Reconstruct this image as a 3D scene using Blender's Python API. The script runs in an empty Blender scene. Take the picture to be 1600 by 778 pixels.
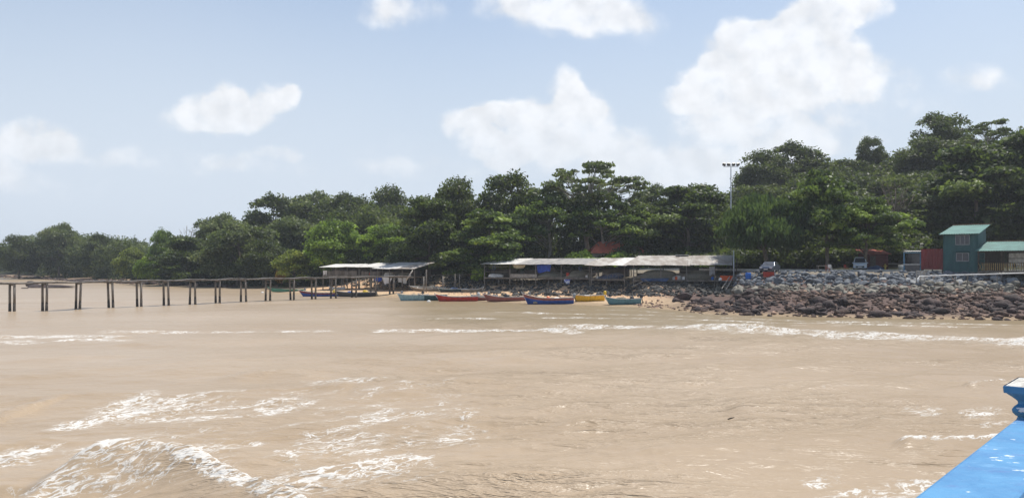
import bpy, math, random
import numpy as np
from mathutils import Vector, Matrix
R = math.radians
# ---------------------------------------------------------------- camera, sky, sun, exposure
sc = bpy.context.scene
col = sc.collection
F = 1200.0; HZ = 410.0; CH = 5.5          # focal length and horizon (in photo pixels), eye height above the water
cd = bpy.data.cameras.new('camera'); cam = bpy.data.objects.new('camera', cd); col.objects.link(cam)
cam.location = (0, 0, CH); cam.rotation_euler = (R(90), 0, 0)
cd.sensor_width = 36; cd.lens = 36*F/1600; cd.shift_y = (HZ-389)/1600; cd.clip_start = .05; cd.clip_end = 6000
sc.camera = cam
SUN_EL, SUN_AZ = 66, 46                    # azimuth clockwise from +Y
sd = bpy.data.lights.new('sun', 'SUN'); sd.energy = 4.2; sd.angle = R(.6); sd.color = (1, .955, .88)
so = bpy.data.objects.new('sun', sd); col.objects.link(so)
sdir = Vector((math.sin(R(SUN_AZ))*math.cos(R(SUN_EL)), math.cos(R(SUN_AZ))*math.cos(R(SUN_EL)), math.sin(R(SUN_EL))))
so.rotation_euler = sdir.to_track_quat('Z', 'Y').to_euler(); so.location = (0, 0, 60)
sc.view_settings.view_transform = 'Standard'; sc.view_settings.look = 'None'
sc.view_settings.gamma = 1; sc.view_settings.exposure = 0.25
sc.cycles.max_bounces = 6; sc.cycles.diffuse_bounces = 3; sc.cycles.transparent_max_bounces = 8
sc.cycles.volume_bounces = 0

class NT:
    """tiny node-tree writer"""
    def __init__(s, t): s.t = t; s.n = t.nodes; s.l = t.links; s.n.clear()
    def add(s, k, **kw):
        n = s.n.new(k)
        for a, b in kw.items(): setattr(n, a, b)
        return n
    def put(s, sock, v):
        if v is None: return
        if isinstance(v, bpy.types.NodeSocket): s.l.new(v, sock)
        else: sock.default_value = v
    def math(s, op, a, b=None, c=None, clamp=False):
        n = s.add('ShaderNodeMath', operation=op); n.use_clamp = clamp
        s.put(n.inputs[0], a); s.put(n.inputs[1], b); s.put(n.inputs[2], c); return n.outputs[0]
    def vmath(s, op, a, b=None, sc_=None):
        n = s.add('ShaderNodeVectorMath', operation=op)
        s.put(n.inputs[0], a); s.put(n.inputs[1], b)
        if sc_ is not None: s.put(n.inputs['Scale'], sc_)
        return n
    def mix(s, f, a, b):
        n = s.add('ShaderNodeMix', data_type='RGBA'); s.put(n.inputs[0], f); s.put(n.inputs[6], a); s.put(n.inputs[7], b); return n.outputs[2]
    def noise(s, vec, scale, detail=4, rough=.55, dim='3D', dist=0):
        n = s.add('ShaderNodeTexNoise', noise_dimensions=dim); s.put(n.inputs['Vector'], vec)
        n.inputs['Scale'].default_value = scale; n.inputs['Detail'].default_value = detail
        n.inputs['Roughness'].default_value = rough; n.inputs['Distortion'].default_value = dist; return n.outputs['Fac']
    def ss(s, v, a, b, lo=0., hi=1.):
        n = s.add('ShaderNodeMapRange', interpolation_type='SMOOTHSTEP'); s.put(n.inputs[0], v)
        s.put(n.inputs[1], a); s.put(n.inputs[2], b); s.put(n.inputs[3], lo); s.put(n.inputs[4], hi); return n.outputs[0]

def c4(c): return (c[0], c[1], c[2], 1.0)

# clouds: (px, py, rx, ry, weight) measured as directions on the sky
CLOUDS = [(285,186,38,22,.8),(318,170,42,30,1),(352,158,36,34,1),(385,170,50,32,1),(432,150,32,24,1),(455,145,16,16,.7),(370,188,60,20,.7),
 (5,240,50,42,.8),(62,218,50,34,.9),(100,235,45,30,.7),(20,285,60,26,.45),(190,256,50,18,.45),(365,250,40,18,.4),(432,240,34,13,.55),
 (612,262,50,16,.4),(600,18,42,30,.7),(650,12,50,22,.5),(790,10,60,26,.7),(860,22,70,38,.9),(930,15,80,40,.8),(990,30,50,30,.5),
 (728,190,34,24,1),(762,182,36,26,1.1),(800,178,38,28,1),(745,225,30,22,.9),(785,235,44,28,.9),(838,175,34,26,1),(888,132,32,28,1.2),(905,160,40,34,1.1),
 (925,180,34,30,1),(860,205,56,40,.9),(820,240,60,40,.6),(905,240,60,36,.8),(965,225,46,32,.9),(1000,250,60,34,.6),(1060,265,80,34,.45),
 (1165,55,38,28,1.2),(1150,95,52,40,1.2),(1200,75,60,40,1.2),(1240,52,50,34,1.2),(1285,25,60,36,1.2),(1335,8,60,34,1.2),(1100,128,46,32,1.1),(1072,155,44,26,1),
 (1140,140,70,44,1.1),(1220,120,80,50,1.2),(1290,85,60,50,1.1),(1320,115,60,40,.9),(1250,165,100,40,.7),(1100,190,70,34,.6),(1180,215,120,36,.5),(1290,215,90,30,.5),
 (1370,130,60,40,.4),(1260,230,60,22,.5),(1520,120,60,20,.5),(1560,130,40,16,.4),(620,235,90,30,.22),(500,275,120,24,.2),(240,255,120,30,.25),(700,270,120,26,.3),(1020,285,130,40,.4),(1130,280,110,40,.4),(1180,240,110,40,.4),(60,300,140,30,.25),(1420,170,90,50,.25),(400,250,100,24,.25)]
w = bpy.data.worlds.new('World'); sc.world = w; w.use_nodes = True
N = NT(w.node_tree)
sky = N.add('ShaderNodeTexSky', sky_type='NISHITA'); sky.sun_disc = False
sky.sun_elevation = R(SUN_EL); sky.sun_rotation = R(SUN_AZ); sky.air_density = 1.0; sky.dust_density = 2.0; sky.ozone_density = 2.0
tc = N.add('ShaderNodeTexCoord'); sp = N.add('ShaderNodeSeparateXYZ'); N.l.new(tc.outputs['Generated'], sp.inputs[0])
yy = N.math('MAXIMUM', sp.outputs[1], .02)
U = N.math('MULTIPLY', N.math('DIVIDE', sp.outputs[0], yy), 12.0); V = N.math('MULTIPLY', N.math('DIVIDE', sp.outputs[2], yy), 12.0)
cv = N.add('ShaderNodeCombineXYZ'); N.put(cv.inputs[0], U); N.put(cv.inputs[1], V)
wn = N.add('ShaderNodeTexNoise'); wn.inputs['Scale'].default_value = 1.1; wn.inputs['Detail'].default_value = 5; N.put(wn.inputs['Vector'], cv.outputs[0])
wv = N.vmath('SCALE', N.vmath('SUBTRACT', wn.outputs['Color'], (.5, .5, .5)).outputs[0], None, .55).outputs[0]
P = N.vmath('ADD', cv.outputs[0], wv).outputs[0]
acc = None
for (px, py, rx, ry, wt) in CLOUDS:
    d = N.vmath('SUBTRACT', P, ((px-800)/100, (HZ-py)/100, 0)).outputs[0]
    d = N.vmath('MULTIPLY', d, (100/rx/1.25, 100/ry/1.25, 0)).outputs[0]
    q = N.vmath('DOT_PRODUCT', d, d).outputs['Value']
    g = N.math('MULTIPLY', N.math('SUBTRACT', 1.0, q, clamp=True), wt)
    acc = g if acc is None else N.math('ADD', acc, g)
acc = N.math('MINIMUM', acc, 1.0)
vo = N.add('ShaderNodeTexVoronoi', feature='SMOOTH_F1'); vo.inputs['Scale'].default_value = 3.4; vo.inputs['Smoothness'].default_value = .35; N.put(vo.inputs['Vector'], P)
n1 = N.noise(cv.outputs[0], 2.6, 8, .56); n3 = N.noise(cv.outputs[0], 1.5, 3, .45); n2 = N.noise(N.vmath('ADD', cv.outputs[0], (.10, .2, 0)).outputs[0], 1.5, 3, .45)
dens = N.math('ADD', acc, N.math('ADD', N.math('MULTIPLY', N.math('SUBTRACT', n1, .5), 1.2), N.math('MULTIPLY', N.math('SUBTRACT', .42, vo.outputs['Distance']), .22)))
cl = N.math('ADD', N.math('MULTIPLY', N.ss(dens, .25, .95), .45), N.math('MULTIPLY', N.ss(dens, -.15, 1.3), .55))
gate = N.ss(acc, .0, .35)
front = N.ss(sp.outputs[1], .05, .2)
cl = N.math('MULTIPLY', N.math('MULTIPLY', cl, gate), front)
relief = N.math('ADD', N.math('MULTIPLY', N.math('SUBTRACT', n3, n2), .55), N.math('MULTIPLY', N.math('SUBTRACT', n1, .5), .25))
bright = N.math('ADD', .97, relief); bright = N.math('MAXIMUM', N.math('MINIMUM', bright, 1.03), .86)
# haze whitening low in the sky
veil = N.ss(sp.outputs[2], .52, .06, .04, .97)
skyc = N.mix(veil, N.vmath('MULTIPLY', sky.outputs[0], (.90, 1.0, 1.06)).outputs[0], c4((5.15, 5.8, 6.65)))
wisp = N.math('MULTIPLY', N.ss(N.noise(cv.outputs[0], .16, 2, .4), .3, .8), .10)
skyc = N.mix(wisp, skyc, c4((7, 7.4, 7.9)))
low = N.ss(V, .9, 2.8, .46, .90)
cc = N.vmath('SCALE', (7.5, 7.6, 7.8), None, bright).outputs[0]
skyc = N.mix(N.math('MULTIPLY', cl, low), skyc, cc)
bg = N.add('ShaderNodeBackground'); bg.inputs[1].default_value = .112; N.put(bg.inputs[0], skyc)
ow = N.add('ShaderNodeOutputWorld'); N.l.new(bg.outputs[0], ow.inputs[0])
w.cycles.sampling_method = 'MANUAL'; w.cycles.sample_map_resolution = 512

# ---------------------------------------------------------------- helpers
def vnoise(x, y, seed=0):
    xi = np.floor(x).astype(np.int64); yi = np.floor(y).astype(np.int64); fx = x-xi; fy = y-yi
    fx = fx*fx*(3-2*fx); fy = fy*fy*(3-2*fy)
    def h(a, b):
        n = (a*374761393+b*668265263+seed*982451653) & 0x7fffffff
        n = (n ^ (n >> 13))*1274126177 & 0x7fffffff
        return ((n ^ (n >> 16)) & 0xffff)/65535.
    return (h(xi, yi)*(1-fx)+h(xi+1, yi)*fx)*(1-fy)+(h(xi, yi+1)*(1-fx)+h(xi+1, yi+1)*fx)*fy
def fbm(x, y, seed=0, o=4):
    r = 0; a = .5
    for i in range(o): r = r+a*vnoise(x*2**i+i*17.3, y*2**i-i*9.1, seed+i); a *= .5
    return r
def sstep(x, a, b):
    t = np.clip((x-a)/(b-a), 0, 1); return t*t*(3-2*t)

SH = [(-900,420),(-330,330),(-183,275),(-157,254),(-135,234),(-119,213),(-95,192),(-63,171),(-53,162),(-44,140),(-38.7,133),(-30,127),(-20.3,121),(-9.3,112),(0,105),(8.4,100),(15.7,94),
      (19,88),(20.6,82.5),(26,79.5),(38,76),(48.9,73.3),(69,69),(110,62),(250,40),(900,-60)]
SHX = np.array([p[0] for p in SH], float); SHY = np.array([p[1] for p in SH], float)
def sdist(x, y):
    x = np.asarray(x, float); y = np.asarray(y, float); best = np.full(x.shape, 1e9)
    for i in range(len(SH)-1):
        ax, ay = SH[i]; bx, by = SH[i+1]; dx, dy = bx-ax, by-ay
        t = np.clip(((x-ax)*dx+(y-ay)*dy)/(dx*dx+dy*dy), 0, 1)
        best = np.minimum(best, np.hypot(x-ax-t*dx, y-ay-t*dy))
    return np.where(y > np.interp(x, SHX, SHY), best, -best)
def H(x, y, rough=True):
    x = np.asarray(x, float); y = np.asarray(y, float); s = sdist(x, y)
    s2 = s+(fbm(x*.25, y*.25, 3)-.47)*3*np.clip(np.abs(s)/3, 0, 1) if rough else s
    L = np.interp(s2, [-60,-12,0,12,25,40,90], [-3.5,-.5,0,.6,2.2,5,8])
    B = np.interp(s2, [-60,-10,0,14,24,26,44,70], [-3.5,-.35,0,.8,3.9,4.2,4.4,7])
    C = np.interp(s2, [-60,-8,0,3,12,19,20,45,75], [-3.5,-.5,0,.6,2.1,4.15,4.25,4.3,8])
    wl = sstep(-x, 48, 70); wr = sstep(x, 16, 24)
    z = L*wl+(1-wl)*(B*(1-wr)+C*wr)
    cap = np.interp(y, [60,90,104,111,118,126], [0,.5,.85,2.2,4.2,9]); mk = sstep(x, 9, 14)*(1-sstep(x/np.maximum(y, 1), .284, .300)); z = z*(1-mk)+np.minimum(z, cap)*mk
    g = 18*np.exp(-((x-108)**2+(y-185)**2)/(2*46**2))+6*np.exp(-((x+50)**2+(y-225)**2)/(2*35**2))
    z = z+g*sstep(s, 28, 75)
    if rough:
        z = z+(fbm(x*.9, y*.9, 9)-.47)*.5*np.clip((s-1)/4, 0, 1)*np.where(s > 24, .25, 1)*np.where((x>-50)&(x<17)&(s<13), .25, 1)
    return z
def Hs(x, y): return float(H(np.array([x]), np.array([y]))[0])
def W(px, py, D): return Vector(((px-800)/F*D, D, CH-(py-HZ)/F*D))
def hit(px, py, d0=62., d1=420.):
    D = np.arange(d0, d1, .15); x = (px-800)/F*D; zr = CH-(py-HZ)/F*D
    k = np.nonzero(zr <= np.maximum(H(x, D), 0))[0]
    D = float(D[k[0]]) if len(k) else d1
    return Vector(((px-800)/F*D, D, Hs((px-800)/F*D, D)))

ORG = {}
def tag(o, label=None, cat=None, group=None, kind=None):
    if label: o['label'] = label
    if cat: o['category'] = cat
    if group: o['group'] = group
    if kind: o['kind'] = kind
    return o
def thing(name, label, cat, loc=(0, 0, 0), group=None, rz=0):
    o = bpy.data.objects.new(name, None); col.objects.link(o); o.empty_display_size = .3
    o.location = loc; o.rotation_euler = (0, 0, rz); ORG[o.name] = Vector(loc)
    return tag(o, label, cat, group)
def npmesh(name, V, faces4=None, faces3=None, mats=(), smooth=False, attr=None):
    """fast mesh of all-quad or all-tri faces"""
    me = bpy.data.meshes.new(name); Fc = faces4 if faces4 is not None else faces3; k = Fc.shape[1]
    me.vertices.add(len(V)); me.vertices.foreach_set('co', np.ascontiguousarray(V, np.float32).ravel())
    me.loops.add(Fc.size); me.loops.foreach_set('vertex_index', np.ascontiguousarray(Fc, np.int32).ravel())
    me.polygons.add(len(Fc)); me.polygons.foreach_set('loop_start', np.arange(0, Fc.size, k, dtype=np.int32))
    me.polygons.foreach_set('loop_total', np.full(len(Fc), k, np.int32))
    if smooth: me.polygons.foreach_set('use_smooth', np.ones(len(Fc), bool))
    for m in mats: me.materials.append(m)
    for an, av in (attr or {}).items():
        if av.ndim == 2:
            a = me.color_attributes.new(an, 'FLOAT_COLOR', 'POINT'); c = np.ones((len(V), 4), np.float32); c[:, :3] = av; a.data.foreach_set('color', c.ravel())
        else:
            a = me.attributes.new(an, 'FLOAT', 'POINT'); a.data.foreach_set('value', av.astype(np.float32))
    me.update(); me.validate(); return me
class MB:
    def __init__(s): s.v = []; s.f = []; s.m = []
    def add(s, vs, fs, mi=0):
        b = len(s.v); s.v += [tuple(v) for v in vs]; s.f += [tuple(b+i for i in f) for f in fs]; s.m += [mi]*len(fs); return s
    def box(s, c, size, rz=0, mi=0, M=None):
        hx, hy, hz = size[0]/2, size[1]/2, size[2]/2; ca, sa = math.cos(rz), math.sin(rz); vs = []
        for z in (-hz, hz):
            for x, y in ((-hx, -hy), (hx, -hy), (hx, hy), (-hx, hy)):
                p = Vector((x*ca-y*sa, x*sa+y*ca, z))
                if M: p = M @ Vector((x, y, z))
                vs.append(Vector(c)+p)
        return s.add(vs, [(3,2,1,0),(4,5,6,7),(0,1,5,4),(1,2,6,5),(2,3,7,6),(3,0,4,7)], mi)
    def beam(s, p, q, wd, ht=None, mi=0):
        ht = ht or wd; p = Vector(p); q = Vector(q); d = (q-p).normalized()
        a = d.cross(Vector((0, 0, 1)));
        if a.length < 1e-3: a = Vector((1, 0, 0))
        a.normalize(); b = a.cross(d).normalized(); vs = []
        for e in (p, q):
            for i, j in ((-1,-1),(1,-1),(1,1),(-1,1)): vs.append(e+a*i*wd/2+b*j*ht/2)
        return s.add(vs, [(3,2,1,0),(4,5,6,7),(0,1,5,4),(1,2,6,5),(2,3,7,6),(3,0,4,7)], mi)
    def tube(s, pts, rs, n=7, mi=0):
        pts = [Vector(p) for p in pts]; rs = rs if hasattr(rs, '__len__') else [rs]*len(pts); vs = []
        for i, p in enumerate(pts):
            d = (pts[min(i+1, len(pts)-1)]-pts[max(i-1, 0)]).normalized(); a = d.cross(Vector((.13, .99, .05)))
            if a.length < .1: a = d.cross(Vector((1, 0, 0)))
            a.normalize(); b = d.cross(a)
            for k in range(n): t = 2*math.pi*k/n; vs.append(p+(a*math.cos(t)+b*math.sin(t))*rs[i])
        fs = [(i*n+k, i*n+(k+1) % n, (i+1)*n+(k+1) % n, (i+1)*n+k) for i in range(len(pts)-1) for k in range(n)]
        fs += [tuple(range(n-1, -1, -1)), tuple((len(pts)-1)*n+k for k in range(n))]
        return s.add(vs, fs, mi)
    def prism(s, prof, axis0, axis1, o, depthv, mi=0):
        """profile [(a,b)] spanned by axis0, axis1 from o, extruded along depthv"""
        n = len(prof); A = Vector(axis0); B = Vector(axis1); O = Vector(o); Dv = Vector(depthv)
        vs = [O+A*a+B*b for a, b in prof]+[O+A*a+B*b+Dv for a, b in prof]
        return s.add(vs, [tuple(range(n-1, -1, -1)), tuple(range(n, 2*n))]+[(i, (i+1) % n, n+(i+1) % n, n+i) for i in range(n)], mi)
    def grid(s, P, mi=0, closed=False):
        """P: rows of points"""
        r = len(P); c = len(P[0]); vs = [p for row in P for p in row]
        fs = [(i*c+j, i*c+(j+1) % c, (i+1)*c+(j+1) % c, (i+1)*c+j) for i in range(r-1) for j in range(c if closed else c-1)]
        return s.add(vs, fs, mi)
    def corr(s, a0, a1, b1, b0, rib=.18, amp=.025, th=.02, sag=0., seed=0, mi=0, rows=5):
        """corrugated sheet; a0-a1 front edge, b0-b1 back edge"""
        a0, a1, b0, b1 = map(Vector, (a0, a1, b0, b1)); n = max(4, int((a1-a0).length/rib*2)); rr = random.Random(seed)
        up = (a1-a0).cross(b0-a0).normalized(); up = up if up.z > 0 else -up; P = []
        jit = [rr.uniform(-sag, sag) for _ in range(n//9+3)]
        for top in (1, 0):
            for j in range(rows):
                v = j/(rows-1); row = []
                for i in range(n+1):
                    u = i/n; p = (a0.lerp(a1, u)).lerp(b0.lerp(b1, u), v); k = i/9; kk = int(k); jj = jit[kk]*(1-(k-kk))+jit[kk+1]*(k-kk)
                    p = p+up*(amp*(1 if i % 2 else -1)+jj*(1-v*.5)-(0 if top else th)); row.append(p)
                P.append(row)
        g = MB(); g.grid(P[:rows]); g.grid(P[rows:]);  s.add(g.v, g.f, mi)
        c = n+1; b = len(s.v)-2*rows*c; o = rows*c
        for i in range(n):
            s.f += [(b+i, b+i+1, b+o+i+1, b+o+i), (b+(rows-1)*c+i, b+(rows-1)*c+i+1, b+o+(rows-1)*c+i+1, b+o+(rows-1)*c+i)]; s.m += [mi, mi]
        for j in range(rows-1):
            for e in (0, n): s.f.append((b+j*c+e, b+(j+1)*c+e, b+o+(j+1)*c+e, b+o+j*c+e)); s.m.append(mi)
        return s
    def build(s, name, mats, parent=None, smooth=False, world=True, bevel=0):
        if not isinstance(mats, (list, tuple)): mats = [mats]
        me = bpy.data.meshes.new(name); off = ORG.get(parent.name, Vector()) if (parent and world) else Vector()
        me.from_pydata([(v[0]-off[0], v[1]-off[1], v[2]-off[2]) for v in s.v], [], s.f)
        for m in mats: me.materials.append(m)
        if len(mats) > 1: me.polygons.foreach_set('material_index', s.m)
        if smooth: me.polygons.foreach_set('use_smooth', [True]*len(me.polygons))
        me.update(); o = bpy.data.objects.new(name, me); col.objects.link(o)
        if parent: o.parent = parent; ORG[o.name] = off
        if bevel: b = o.modifiers.new('b', 'BEVEL'); b.width = bevel; b.segments = 2
        return o
def copy_tree(o, parent=None):
    c = o.copy(); col.objects.link(c)
    if parent: c.parent = parent
    for ch in list(o.children): copy_tree(ch, c)
    return c
def single(ob, label, cat, group=None, kind=None, base=None):
    """give a one-mesh thing an origin at its base"""
    me = ob.data; co = np.empty(len(me.vertices)*3, np.float32); me.vertices.foreach_get('co', co); co = co.reshape(-1, 3)
    b = np.array([(co[:, 0].min()+co[:, 0].max())/2, (co[:, 1].min()+co[:, 1].max())/2, co[:, 2].min()], np.float32)
    me.vertices.foreach_set('co', (co-b).ravel()); ob.location = [float(t) for t in b]; me.update()
    return tag(ob, label, cat, group, kind)

# ---------------------------------------------------------------- materials
MATS = {}
def mat(name, a, b=None, rough=.85, scale=3., spec=.3, bump=0., metal=0., d=5, bscale=None, lo=.35, hi=.65, stretch=None):
    if name in MATS: return MATS[name]
    m = bpy.data.materials.new(name); m.use_nodes = True; N = NT(m.node_tree)
    b = b or tuple(x*.68 for x in a)
    t = N.add('ShaderNodeTexCoord').outputs['Object']
    if stretch: t = N.vmath('MULTIPLY', t, stretch).outputs[0]
    f = N.ss(N.noise(t, scale, d, .62), lo, hi)
    p = N.add('ShaderNodeBsdfPrincipled'); N.put(p.inputs['Base Color'], N.mix(f, c4(a), c4(b)))
    p.inputs['Roughness'].default_value = rough; p.inputs['Specular IOR Level'].default_value = spec; p.inputs['Metallic'].default_value = metal
    if bump:
        bn = N.add('ShaderNodeBump'); bn.inputs['Strength'].default_value = .7; bn.inputs['Distance'].default_value = bump
        N.put(bn.inputs['Height'], N.noise(t, bscale or scale*4, 5, .6)); N.l.new(bn.outputs[0], p.inputs['Normal'])
    o = N.add('ShaderNodeOutputMaterial'); N.l.new(p.outputs[0], o.inputs[0]); MATS[name] = m; return m
BR = {'leaf_deep_green': 1.65, 'leaf_broad_olive': 1.7, 'leaf_bright_green': 2.6, 'leaf_lime_tips': 1.95, 'leaf_yellow_green': 2.3, 'leaf_grey_green': 2.0, 'leaf_feathery': 1.7}
def leafmat(name, dark, mid, light, trans=.8, rough=.5, spec=.32, br=1.5):
    m = bpy.data.materials.new(name); m.use_nodes = True; N = NT(m.node_tree)
    br = BR.get(name, br); dark, mid, light = [tuple(x*br for x in c) for c in (dark, mid, light)]
    at = N.add('ShaderNodeAttribute'); at.attribute_name = 'tint'
    oi = N.add('ShaderNodeObjectInfo')
    f = N.math('ADD', at.outputs['Fac'], N.math('MULTIPLY', N.math('SUBTRACT', oi.outputs['Random'], .5), .12))
    r = N.add('ShaderNodeValToRGB'); N.put(r.inputs[0], f); e = r.color_ramp.elements
    e[0].position = .1; e[0].color = c4(dark); e[1].position = .95; e[1].color = c4(light); k = e.new(.55); k.color = c4(mid)
    p = N.add('ShaderNodeBsdfPrincipled'); N.put(p.inputs['Base Color'], r.outputs[0]); p.inputs['Roughness'].default_value = rough; p.inputs['Specular IOR Level'].default_value = spec
    tr = N.add('ShaderNodeBsdfTranslucent'); N.put(tr.inputs[0], N.mix(.5, r.outputs[0], c4((.16, .22, .03))))
    mx = N.add('ShaderNodeMixShader'); mx.inputs[0].default_value = trans*.6; N.l.new(p.outputs[0], mx.inputs[1]); N.l.new(tr.outputs[0], mx.inputs[2])
    o = N.add('ShaderNodeOutputMaterial'); N.l.new(mx.outputs[0], o.inputs[0]); return m

M_wood = mat('weathered_wood', (.26,.235,.205), (.15,.13,.11), scale=2, stretch=(1,1,.3))
M_woodd = mat('dark_wet_wood', (.05,.042,.034), (.10,.085,.07), scale=3)
M_woodl = mat('pale_bleached_wood', (.48,.45,.40), (.30,.27,.23), scale=3)
M_deck = mat('grey_plank', (.36,.34,.31), (.24,.22,.20), scale=2)
M_zinc = mat('grey_rusty_zinc', (.42,.39,.35), (.24,.20,.165), scale=.9, rough=.65, stretch=(1,.4,1))
M_zincw = mat('bleached_zinc', (.56,.54,.50), (.36,.33,.29), scale=.8, rough=.6, lo=.45, hi=.8, stretch=(1,.3,1))
M_zincd = mat('dark_old_zinc', (.20,.19,.185), (.33,.31,.28), scale=1.1, rough=.7)
M_rust = mat('rusty_edge', (.22,.09,.05), (.35,.2,.13), scale=4)
M_net = mat('fishing_net_heap', (.24,.225,.175), (.15,.145,.115), scale=7, bump=.08, bscale=30)
M_netb = mat('blue_net', (.04,.07,.16), (.09,.13,.22), scale=7, bump=.06, bscale=30)
M_tarpb = mat('blue_tarpaulin', (.02,.09,.55), (.015,.05,.35), scale=4, rough=.5)
M_white = mat('chalky_white', (.78,.77,.74), (.6,.58,.54), scale=4)
M_steel = mat('galvanised_steel', (.50,.52,.54), (.40,.42,.44), scale=2, rough=.45, metal=.3)
M_black = mat('black_rubber', (.02,.02,.022), (.035,.035,.035))
M_glass = mat('dark_window_glass', (.03,.035,.045), (.05,.055,.07), rough=.12, spec=.6)
M_red = mat('faded_red_paint', (.46,.06,.035), (.34,.05,.035), scale=3)
M_orange = mat('orange_plastic', (.75,.13,.03), (.6,.10,.03), rough=.5)
M_yellow = mat('yellow_plastic', (.80,.55,.05), (.68,.45,.04), rough=.5)
M_blue = mat('blue_plastic', (.03,.16,.55), (.03,.12,.4), rough=.45)
M_bark = mat('grey_bark', (.20,.165,.13), (.10,.08,.06), scale=4, stretch=(1,1,.4), bump=.03)
M_barkp = mat('pale_bark', (.38,.35,.30), (.24,.22,.19), scale=4)

# ---------------------------------------------------------------- ground
def axis(segs):
    out = [segs[0][0]]
    for a, b, s0, s1 in segs:
        x = a; L = b-a
        while x < b-1e-6: x += s0+(s1-s0)*(x-a)/L; out.append(min(x, b))
    return np.array(sorted(set(np.round(out, 4))))
gx = axis([(-2500,-260,120,20),(-260,-75,3,1.2),(-75,90,.5,.5),(90,260,1.2,8),(260,2500,20,150)])
gy = axis([(-200,50,25,4),(50,66,2,.5),(66,140,.45,.5),(140,320,.9,3),(320,2600,6,150)])
X, Y = np.meshgrid(gx, gy); Z = H(X, Y); S = sdist(X, Y)
def gridfaces(r, c):
    i = np.arange(r-1)[:, None]*c+np.arange(c-1)[None, :]; return np.stack([i, i+1, i+c+1, i+c], -1).reshape(-1, 4)
n1_ = fbm(X*.5, Y*.5, 21); n2_ = fbm(X*1.7, Y*1.7, 31)
sand = np.array([.50,.36,.22]); wet = np.array([.30,.215,.13]); osand = np.array([.55,.33,.19]); lat = np.array([.10,.062,.050]); dirt = np.array([.20,.17,.125]); litter = np.array([.035,.040,.018]); mudrock = np.array([.13,.10,.085])
def L3(a, b, t): return a+(b-a)*t[..., None]
C = np.broadcast_to(wet, X.shape+(3,)).copy()
C = L3(C, sand, sstep(S+n1_*3, 3, 7)); C = L3(C, osand, sstep(S+n1_*2, 6, 11)*sstep(n2_, .35, .6))
right = sstep(X, 17, 24); leftm = sstep(-X, 54, 66)
C = L3(C, lat, right*sstep(S, .0, 2)); C = L3(C, mudrock, leftm*sstep(S, 0, 2)*sstep(n1_, .3, .55)); C = L3(C, osand*.7, leftm*sstep(S, 1, 5)*sstep(n2_, .5, .62))
C = L3(C, dirt, sstep(S, 16, 20)*(1-leftm)); C = L3(C, litter, sstep(S+n1_*4, 27, 34)); C = L3(C, litter, sstep(-X, 45, 60)*sstep(S, 12, 18))
me = npmesh('ground', np.stack([X, Y, Z], -1).reshape(-1, 3), faces4=gridfaces(*X.shape), smooth=True, attr={'gcol': C.reshape(-1, 3)})
mg = bpy.data.materials.new('shore_ground'); mg.use_nodes = True; N = NT(mg.node_tree)
at = N.add('ShaderNodeAttribute'); at.attribute_name = 'gcol'; t = N.add('ShaderNodeTexCoord').outputs['Object']
f = N.noise(t, 2.5, 6, .7); g_ = N.vmath('SCALE', at.outputs['Color'], None, N.math('ADD', .45, N.math('MULTIPLY', f, 1.1))).outputs[0]
p = N.add('ShaderNodeBsdfPrincipled'); N.put(p.inputs['Base Color'], g_); p.inputs['Roughness'].default_value = .8; p.inputs['Specular IOR Level'].default_value = .25
bn = N.add('ShaderNodeBump'); bn.inputs['Distance'].default_value = .12; bn.inputs['Strength'].default_value = .8; N.put(bn.inputs['Height'], N.noise(t, 3.5, 7, .65)); N.l.new(bn.outputs[0], p.inputs['Normal'])
o = N.add('ShaderNodeOutputMaterial'); N.l.new(p.outputs[0], o.inputs[0]); me.materials.append(mg)
ground = bpy.data.objects.new('ground', me); col.objects.link(ground); tag(ground, kind='structure')

# ---------------------------------------------------------------- sea
wx = axis([(-2500,-150,200,8),(-150,-30,1.6,.22),(-30,-14,.16,.10),(-14,14,.085,.085),(14,60,.1,.4),(60,200,.5,8),(200,2500,20,250)])
wy = axis([(-1500,8,200,.6),(8,14,.2,.085),(14,30,.075,.085),(30,72,.10,.20),(72,130,.28,.9),(130,440,1.5,8)])
X, Y = np.meshgrid(wx, wy); S = sdist(X, Y); rs = np.random.RandomState(5)
damp = sstep(-S, 2, 22)*(1-sstep(np.hypot(X, Y), 120, 260)); Zw = np.zeros_like(X)
for i in range(46):
    lam = float(np.exp(rs.uniform(math.log(.55), math.log(15)))); th = R(90)+R(14)+rs.normal()*R(34 if lam < 4 else 16)
    a = .0062*lam**.82; k = 2*math.pi/lam
    vis = 1-sstep(np.hypot(X, Y), 16*lam+14, 34*lam+30)
    ph = k*(X*math.cos(th)+Y*math.sin(th))+rs.uniform(0, 6.28)+2.2*fbm(X*.35/lam, Y*.35/lam, i)
    Zw += a*(1-np.abs(np.sin(ph/2))*2+.27)*vis
Zw *= damp*(.55+.9*fbm(X*.11, Y*.11, 77))
calm = 1-.45*sstep(-(X+.18*Y), -6, 12)*sstep(Y, 20, 40); Zw *= calm
PX = 800+F*X/np.maximum(Y, .5); PY = HZ+CH*F/np.maximum(Y, .5); fr = (Y > 8)
nA = fbm(X*.35, Y*.12, 50); nB = fbm(X*1.2+5, Y*.5, 60)
def wpt(px, py, z=0): D = (CH-z)*F/(py-HZ); return ((px-800)/F*D, D)
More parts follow.
